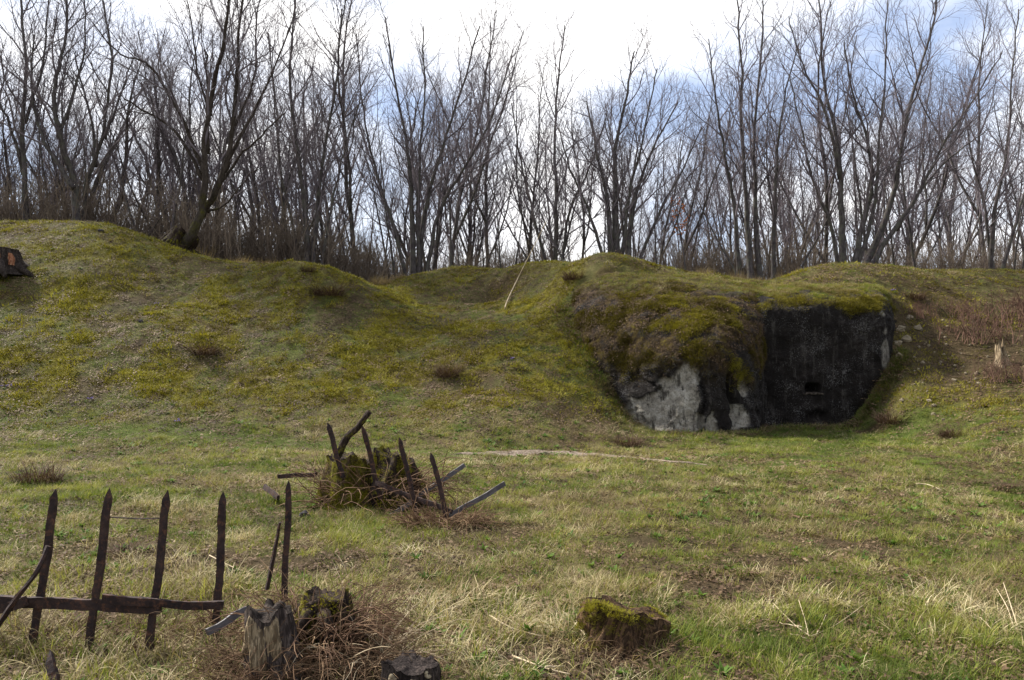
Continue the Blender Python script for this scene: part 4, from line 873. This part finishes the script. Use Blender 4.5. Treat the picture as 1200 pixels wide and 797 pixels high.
for d0, d1, dens in ((2.9, 6, 620), (6, 10, 400), (10, 16, 250), (16, 28, 200)):
    k = .80; area = k * (d1 ** 2 - d0 ** 2); n = int(area * dens); d = np.sqrt(rg.uniform(d0 ** 2, d1 ** 2, n)); x = rg.uniform(-k, k, n) * d; PT.append(np.stack([x, d], -1))
PT = np.concatenate(PT); x, y = PT.T
keep = ~((x > 1.5) & (x < 8.4) & (y > np.interp(x, [1.5, 2.4, 4, 5, 5.6, 8.4], [18.6, 16.4, 15.9, 16.2, 17.3, 17.5])) & (y < np.interp(x, [1.5, 3, 6, 8.4], [20.6, 19.8, 20.4, 19.6])))
keep &= near_line(x, y, PATH) > .085 * (1 + .8 * fbm(x * 3, y * 3, 6.))
x, y = x[keep], y[keep]; z = H(x, y); ep = .06
nx = -(H(x + ep, y) - z) / ep; ny = -(H(x, y + ep) - z) / ep; NN = norm(np.stack([nx, ny, np.ones_like(nx)], -1)); PP = np.stack([x, y, z], -1)
# leave out what the mounds hide from the camera and from a step to the side
view = np.array([0, 0, CAM_H]) - PP; face = (norm(view) * NN).sum(-1) > -.12
x, y, z, NN, PP = x[face], y[face], z[face], NN[face], PP[face]
mo, di, lu, sw, tk = fields(x, y, z); hill = sstep(.15, .9, z); crest = sstep(3.0, 3.8, z)
u = rg.uniform(0, 1, len(x)); tuf = fbm(x * 2.6, y * 2.6, 61., 3); patch = fbm(x * .9, y * .9, 71., 3)
w = np.stack([(.40 + 2.4 * lu) + .35 * crest + .3*hill*sstep(-.1,.4,patch), 1.3 * sw * sstep(-.35, .3, tuf) + .10, 3.2 * mo, .30 + 1.9 * di + .8 * sstep(.12, .4, fbm(x * 2.2, y * 2.2, 111., 3)) + .5 * blob(x, y, -1.8, 4.4, 1.7, .9) + .35 * hill * sstep(0, .4, -patch), .03 + .14 * sstep(.1, .5, patch) * (1 - hill)], -1)
w = w / w.sum(1, keepdims=True); cw = np.cumsum(w, 1); kind = (u[:, None] > cw).sum(1)
thin = rg.uniform(0, 1, len(x)) < (1 - .72 * di * (kind != 2))
dist = np.hypot(x, y); wide = 1 + .5 * sstep(7, 20, dist)
short = 1 - .45 * hill * (1 - .4 * crest) - .35 * tk - .25 * sstep(8, 12, y) * lu
near = 1 + .45 * blob(x, y, -2.0, 4.5, 1.8, 1.4)
KN = ['green', 'straw', 'moss', 'brown', 'weed']; LB = {'green': ('grass', 'short green grass over meadow and mounds'), 'straw': ('dry_grass', 'bleached matted grass over the meadow'), 'moss': ('moss', 'yellow green moss covering the mounds'), 'brown': ('dead_litter', 'brown dead stems and leaves on bare patches'), 'weed': ('weeds', 'small broad leaved weeds in the meadow')}
for k, nm in enumerate(KN):
    s_ = (kind == k) & thin; n = s_.sum(); sc = rg.uniform(.6, 1.35, n) * (1.15 if nm == 'moss' else 1); hgt = {'green': short[s_] * near[s_] * (.85 + .5 * np.clip(tuf[s_], -.6, 1)), 'straw': short[s_] * near[s_] * (1 + .6 * np.clip(tuf[s_], -.6, 1)) * .78, 'moss': rg.uniform(.7, 1.9, n), 'brown': .8 + 0 * sc, 'weed': short[s_]}[nm]
    S3 = np.stack([sc * wide[s_] * np.clip(hgt, .55, 1.5), sc * wide[s_] * np.clip(hgt, .55, 1.5), sc * hgt], -1)
    ti = np.clip(.5 + .40 * fbm(x[s_] * .8, y[s_] * .8, 81. + k, 3) + .45 * fbm(x[s_] * 3.4, y[s_] * 3.4, 91. + k, 2) + rg.normal(0, .14 if nm == 'moss' else .22, n), 0, 1)
    if nm == 'green': ti = np.clip(ti - .22 * lu[s_] + .22 * crest[s_] + .05, 0, 1)
    Nn = NN[s_] if nm in ('moss', 'brown') else norm(NN[s_] * .5 + np.array([0, 0, .5]) + rg.normal(0, .12, (n, 3)))
    scatter(LB[nm][0], nm, PP[s_], Nn, rg.uniform(0, 6.28, n), S3, ti, LB[nm][1], LB[nm][0].replace('_', ' '))

# moss and grass on the bunker itself
def on_surface(g_, n_, mask, n, rg):
    pr = mask.ravel() ** 1.5; pr = pr / pr.sum(); i = rg.choice(len(pr), n, p=pr); return g_.reshape(-1, 3)[i] + rg.normal(0, .02, (n, 3)), n_.reshape(-1, 3)[i]
b0 = np.array(bunk.location)
gt_ = sstep(1.9, 2.6, wing_pts[..., 2] + .5 * fbm(wing_pts[..., 0] * 1.4, wing_pts[..., 1] * 1.4, 5.) )
pn = sstep(.0, .18, fbm(wing_pts[..., 0] * 2.2, wing_pts[..., 1] * 2.2, wing_pts[..., 2] * 2.2, 4))
p_, n_ = on_surface(wing_pts, wing_n, wing_m * pn, 7000, rg); scatter('moss', 'moss', p_ - b0, n_, rg.uniform(0, 6.28, 7000), rg.uniform(.6, 1.35, (7000, 1)) * np.array([[1, 1, 1.3]]), np.clip(.10 + .95 * fbm(p_[:, 0] * 1.6, p_[:, 1], p_[:, 2] * 1.6, 3) + rg.normal(0, .13, 7000), 0, 1), None, None, bunk)
for kd_, nm_, n, ti_ in (('green', 'turf_grass', 2600, .55), ('straw', 'turf_dry_grass', 1600, .35), ('moss', 'turf_moss', 1500, .4)):
    p_, n_ = on_surface(wing_pts, wing_n, turfL, n, rg); scatter(nm_, kd_, p_ - b0, norm(n_ + [0, 0, .7]), rg.uniform(0, 6.28, n), rg.uniform(.45, 1.0, (n, 1)) * np.ones((1, 3)), np.clip(rg.normal(ti_, .2, n), 0, 1), None, None, bunk)
    n = n // 2; p_, n_ = on_surface(gr2, nr, turfR, n, rg); scatter(nm_, kd_, p_ - b0, norm(n_ + [0, 0, .7]), rg.uniform(0, 6.28, n), rg.uniform(.45, 1.0, (n, 1)) * np.ones((1, 3)), np.clip(rg.normal(ti_, .2, n), 0, 1), None, None, bunk)
p_, n_ = on_surface(wing_pts, wing_n, (gt_ * sstep(2.6, 3.3, wing_pts[..., 2] + .3 * fbm(wing_pts[..., 0], wing_pts[..., 1], 2.))), 2600, rg); scatter('dry_grass', 'straw', p_ - b0, norm(n_ + [0, 0, .6]), rg.uniform(0, 6.28, 2600), rg.uniform(.5, 1.0, (2600, 1)) * np.ones((1, 3)), np.clip(rg.normal(.18, .15, 2600), 0, 1), None, None, bunk)
p_, n_ = on_surface(wing_pts, wing_n, (gt_ * .4 + wing_m * .4), 2600, rg); scatter('dead_stems', 'brown', p_ - b0, n_, rg.uniform(0, 6.28, 2600), rg.uniform(.6, 1.2, (2600, 1)) * np.ones((1, 3)), np.clip(rg.normal(.4, .18, 2600), 0, 1), None, None, bunk)
p_, n_ = on_surface(gr2, nr, mossR, 2400, rg); scatter('moss', 'moss', p_ - b0, n_, rg.uniform(0, 6.28, 2400), rg.uniform(.6, 1.3, (2400, 1)) * np.ones((1, 3)), np.clip(rg.normal(.25, .17, 2400), 0, 1), None, None, bunk)
p_, n_ = on_surface(gr2, nr, mossR * sstep(2.75, 3.1, gr2[..., 2]), 1300, rg); scatter('dry_grass', 'straw', p_ - b0, norm(n_ + [0, 0, .6]), rg.uniform(0, 6.28, 1300), rg.uniform(.5, 1., (1300, 1)) * np.ones((1, 3)), np.clip(rg.normal(.3, .15, 1300), 0, 1), None, None, bunk)

for e, Pn, (u0, u1), (v0, v1), n, ti in MOSSY:
    nu_, nv_ = Pn.shape[1], Pn.shape[0]; V_, U_ = rg.uniform(v0, v1, n * 3).astype(int), rg.uniform(u0, u1, n * 3).astype(int) % nu_
    p_ = Pn[np.clip(V_, 0, nv_ - 1), U_]; k_ = np.argsort(-fbm(p_[:, 0] * 7, p_[:, 1] * 7, p_[:, 2] * 7, 3) + rg.normal(0, .12, len(p_)))[:n]; p_ = p_[k_]
    c_ = Pn.mean(1).mean(0); n_ = norm(np.stack([p_[:, 0] - c_[0], p_[:, 1] - c_[1], 0 * p_[:, 0] + (.03 if nv_ > 6 else .5)], -1)); m_ = len(p_); sc = rg.uniform(.35, .8, (m_, 1)) * np.array([[1, 1, 1.2]]) * (1 if Pn[..., 2].max() > .35 else .6)
    scatter('moss', 'moss', p_ + rg.normal(0, .006, p_.shape), n_, rg.uniform(0, 6.28, m_), sc, np.clip(rg.normal(ti, .2, m_), 0, 1), None, None, e)

foot = catmull([P(655, 372, 19.5), P(668, 405, 18.6), P(690, 445, 17.4), P(715, 475, 16.75), P(742, 496, 16.25), P(795, 509, 15.8), P(848, 514, 15.65), P(880, 508, 16.0), P(900, 503, 16.9), P(950, 501, 17.15), P(985, 492, 17.1), P(1010, 474, 17.1), P(1035, 445, 17.3), P(1050, 410, 17.5), P(1058, 375, 17.9)], 400)
for nm_, kd_, n, sc_, ti_, lb_ in (('foot_grass', 'green', 700, 1.1, .35, 'green grass growing along the foot of the bunker'), ('foot_dry_grass', 'straw', 520, 1.0, .3, 'dry grass hanging along the edge of the bunker'), ('foot_litter', 'brown', 700, 1.2, .4, 'dead stems along the foot of the bunker')):
    q = foot[rg.integers(0, 400, n)]; xx, yy = q[:, 0] + rg.normal(0, .10, n), q[:, 1] - np.abs(rg.normal(0, .16, n)) + .05; sc = rg.uniform(.6, 1.5, (n, 1)) * sc_ * np.ones((1, 3))
    scatter(nm_, kd_, np.stack([xx, yy, H(xx, yy)], -1), np.tile([[0, -.15, 1.]], (n, 1)) + rg.normal(0, .1, (n, 3)), rg.uniform(0, 6.28, n), sc, np.clip(rg.normal(ti_, .2, n), 0, 1), lb_, 'grass')

# tussocks, flowers, stones, dead shrubs: one object each
def solid_blade_mat(name, stops, tr=.2):
    m = NM(name, .85, .1); m.color(m.ramp(m.noise(45, 3, .6), stops)); m.translucent(tr, (1, 1, .6)); return m.m
m_tus = solid_blade_mat('dead_tussock', [(.3, (.022, .012, .009)), (.5, (.06, .036, .025)), (.7, (.13, .085, .058))])
m_tall = solid_blade_mat('tall_dry_grass', [(.3, (.12, .085, .045)), (.5, (.24, .18, .10)), (.7, (.38, .30, .18))])
tus = [tuft(200 + k, 420, .17, .30, .55, 1.5, .006, 4).mesh('blades') for k in range(3)]
def tussock(px, py, wpx, label, hs=1., m=None, k=None, name='dead_tussock', cat='tussock', group=None):
    g_ = G(px, py); s_ = 1.25 * wpx / FPX * g_[1] / .62; e = empty(name, (g_[0], g_[1], g_[2] - .02), R.uniform(0, 6.28)); e.scale = (s_, s_, s_ * hs); tag(e, label, cat, group)
    me = tus[R.randrange(3) if k is None else k]; o = bpy.data.objects.new('blades', me); COL.objects.link(o); o.parent = e
    if not len(me.materials): me.materials.append(m_tus)
    o.material_slots[0].link = 'OBJECT'; o.material_slots[0].material = m or m_tus; return e
for px, py, wd_, hs, lb in [(45,565,72,.85,'wide brown dead tussock at the left edge above the spiked fence'), (240,414,42,.8,'dark dead tussock halfway up the left mound'), (525,440,38,1.1,'upright brown tussock on the slope under the saddle'), (735,522,46,.8,'brown tussock at the foot of the slope left of the pale concrete'),
   (385,345,50,.8,'brown tussock on the shoulder of the left mound below the saddle'), (1116,510,42,.7,'low brown tussock at the foot of the right slope'), (1046,494,50,.7,'brown tussock beside the lower right corner of the black wall'), (672,327,34,.9,'dark tussock on the turf roof of the bunker'), (880,505,52,.5,'reddish dead tuft in the corner between wing and black wall'),
   (150,650,60,.6,'flattened brown tussock behind the second and third spikes'), (425,122+180,30,.6,'dry tuft on the crest left of the saddle'), (1185,575,50,.5,'flat brown tussock at the right edge above the meadow'), (360,318,22,1.0,'small pale dry tuft on the crest of the left mound'), (1070,350,36,.7,'dark heathery tuft on the bank above the right end of the black wall')]: tussock(px, py, wd_, lb, hs)
for i in range(26):
    px = R.choice([R.uniform(130, 345), R.uniform(225, 345), R.uniform(390, 470), R.uniform(800, 930)]); top_ = np.interp(px, [130, 190, 250, 300, 345, 390, 430, 470, 800, 930], [262, 284, 300, 308, 306, 318, 331, 323, 318, 322])
    d = R.uniform(24, 26.5) if px < 800 else R.uniform(22, 24); x_ = (px - 600) / FPX * d; e = empty('tall_grass_clump', on(x_, d, -.03), R.uniform(0, 6.28)); s_ = R.uniform(1.5, 2.6) * (.6 if px > 380 else 1); e.scale = (s_, s_, s_ * R.uniform(.9, 1.4))
    tag(e, 'tall dry grass clump standing along the crest behind the mounds', 'grass clump', 'tall dry grass along the crest'); o = bpy.data.objects.new('blades', tus[R.randrange(3)]); COL.objects.link(o); o.parent = e; o.material_slots[0].link = 'OBJECT'; o.material_slots[0].material = m_tall
m_dsh = NM('dead_shrub_stem', .9, .05); m_dsh.color(m_dsh.ramp(m_dsh.noise(2.5, 4), [(.3, (.045, .026, .020)), (.6, (.12, .072, .052))]))
dsm = shrub_mesh(901, 60, 1.1, .45).mesh('stems')
for px, py, s_, lb in [(1150,400,.85,'reddish brown dead shrub in the middle of the right slope'), (1195,380,1.0,'reddish brown dead shrub cut by the right edge of the view'), (1125,372,.6,'small dead shrub nearest the bunker on the right slope'), (1180,445,.55,'low dead shrub below the pale splintered stump'), (1075,372,.5,'small dead shrub above the right end of the black wall')]:
    g_ = G(px, py); e = empty('dead_shrub', g_, R.uniform(0, 6.28)); e.scale = (s_, s_, s_ * .8); tag(e, lb, 'shrub'); link('stems', dsm, m_dsh.m, e)

pet = NM('violet_petal', .7, .1); pet.color((.30, .23, .52)); pet.translucent(.3, (1, 1, 1)) if False else None
def flower_clump(px, py, label):
    g_ = G(px, py); rg = np.random.default_rng(int(px)); e = empty('violet_flowers', g_); tag(e, label, 'flowers'); a_, b_ = MB(), MB()
    for k in range(6):
        c0 = np.array([rg.normal(0, .045), rg.normal(0, .05), rg.uniform(.05, .08)])
        V, q, t = tube([c0 * [1, 1, 0], c0], .002, 3, False); b_.add(V, q)
        for j in range(6): blade(a_, c0, j * 1.047 + k, .032, .75, -.35, .017, rg, 2)
    for k in range(14): blade(b_, (rg.normal(0, .07), rg.normal(0, .06), 0), rg.uniform(0, 6.28), .09, .7, .8, .012, rg)
    a_.obj('petals', pet.m, e); b_.obj('leaves', m_weed, e)
for px, py, lb in [(105,471,'violet flower clump low on the left mound'), (208,497,'violet flower clump at the foot of the left mound above the track'), (8,456,'violet flower clump at the left edge of the mound'), (183,359,'violet flower clump high on the left mound'), (600,424,'violet flower clump on the slope left of the bunker'), (1047,343,'violet flower clump on the bank above the black wall')]: flower_clump(px, py, lb)

stone_m = NM('pale_stone', .9, .1); stone_m.color(stone_m.ramp(stone_m.noise(9, 5, .7), [(.3, (.085, .065, .040)), (.5, (.20, .165, .11)), (.7, (.36, .31, .23))])); stone_m.bump(stone_m.noise(30, 5, .7), .8, .02)
dstone = NM('dark_stone', .9, .1); dstone.color(dstone.ramp(dstone.noise(9, 5, .7), [(.3, (.02, .018, .02)), (.6, (.055, .05, .055))])); dstone.bump(dstone.noise(30, 5, .7), .8, .02)
def stone_mesh(seed):
    rg = np.random.default_rng(seed); nu, nv = 9, 6; a = np.linspace(0, 2 * np.pi, nu, endpoint=False); v = np.linspace(-1.45, 1.45, nv); A_, V_ = np.meshgrid(a, v); o = rg.uniform(0, 90); r = 1 + .7 * fbm(np.cos(A_) * np.cos(V_) * 1.1 + o, np.sin(A_) * np.cos(V_) * 1.1, np.sin(V_) * 1.1, 2)
    Vv = np.stack([r * np.cos(V_) * np.cos(A_), r * np.cos(V_) * np.sin(A_) * .8, r * np.sin(V_) * .6], -1).reshape(-1, 3); i = np.arange(nu * nv).reshape(nv, nu); j = np.roll(i, -1, 1)
    return mk_mesh('stone', Vv, np.concatenate([np.stack([i[:-1], j[:-1], j[1:], i[1:]], -1).reshape(-1, 4)]), [(0, (k + 1) % nu, k) for k in range(1, nu - 1)] + [(nu * nv - nu, nu * nv - nu + k, nu * nv - nu + k + 1) for k in range(1, nu - 1)], False)
stn = [stone_mesh(k) for k in range(4)]
def put_stone(px, py, s_, label, m=stone_m.m, group=None):
    g_ = G(px, py); o = link('stone', stn[R.randrange(4)], m); o.material_slots[0].link = 'OBJECT'; o.material_slots[0].material = m; o.location = g_ + [0, 0, s_ * .3]; o.scale = (s_, s_, s_); o.rotation_euler = (R.uniform(-.5, .5), R.uniform(-.5, .5), R.uniform(0, 6.28)); tag(o, label, 'stone', group)
for i in range(70): 
    px, py = R.gauss(1090, 36), R.gauss(432, 32)
    if px < 1052 or py > 500 or py < 375: continue
    put_stone(px, py, R.choice([.02, .025, .03, .04, .05]), 'pale limestone fragment scattered on the bare slope right of the black wall', group='limestone fragments on the right slope')
for px, py, s_ in [(1056,388,.13),(1053,404,.10),(1062,399,.11),(1076,386,.10),(1066,374,.09),(1054,418,.08)]: put_stone(px, py, s_, 'pale block of broken masonry against the right end of the black wall', group='broken masonry blocks at the wall end')
put_stone(357, 606, .055, 'dark round stone in the grass right of the fifth spike', dstone.m)
put_stone(723, 362, .10, 'pale stone lodged in the turf left of the bunker moss'); put_stone(640, 533, .07, 'pale stone on the trodden path'); put_stone(578, 534, .05, 'small pale stone at the left start of the trodden path')
put_stone(165, 378, .07, 'grey stone half sunk high on the left mound', dstone.m); put_stone(118, 272, .09, 'small brown lump on the crest of the left mound', dstone.m)
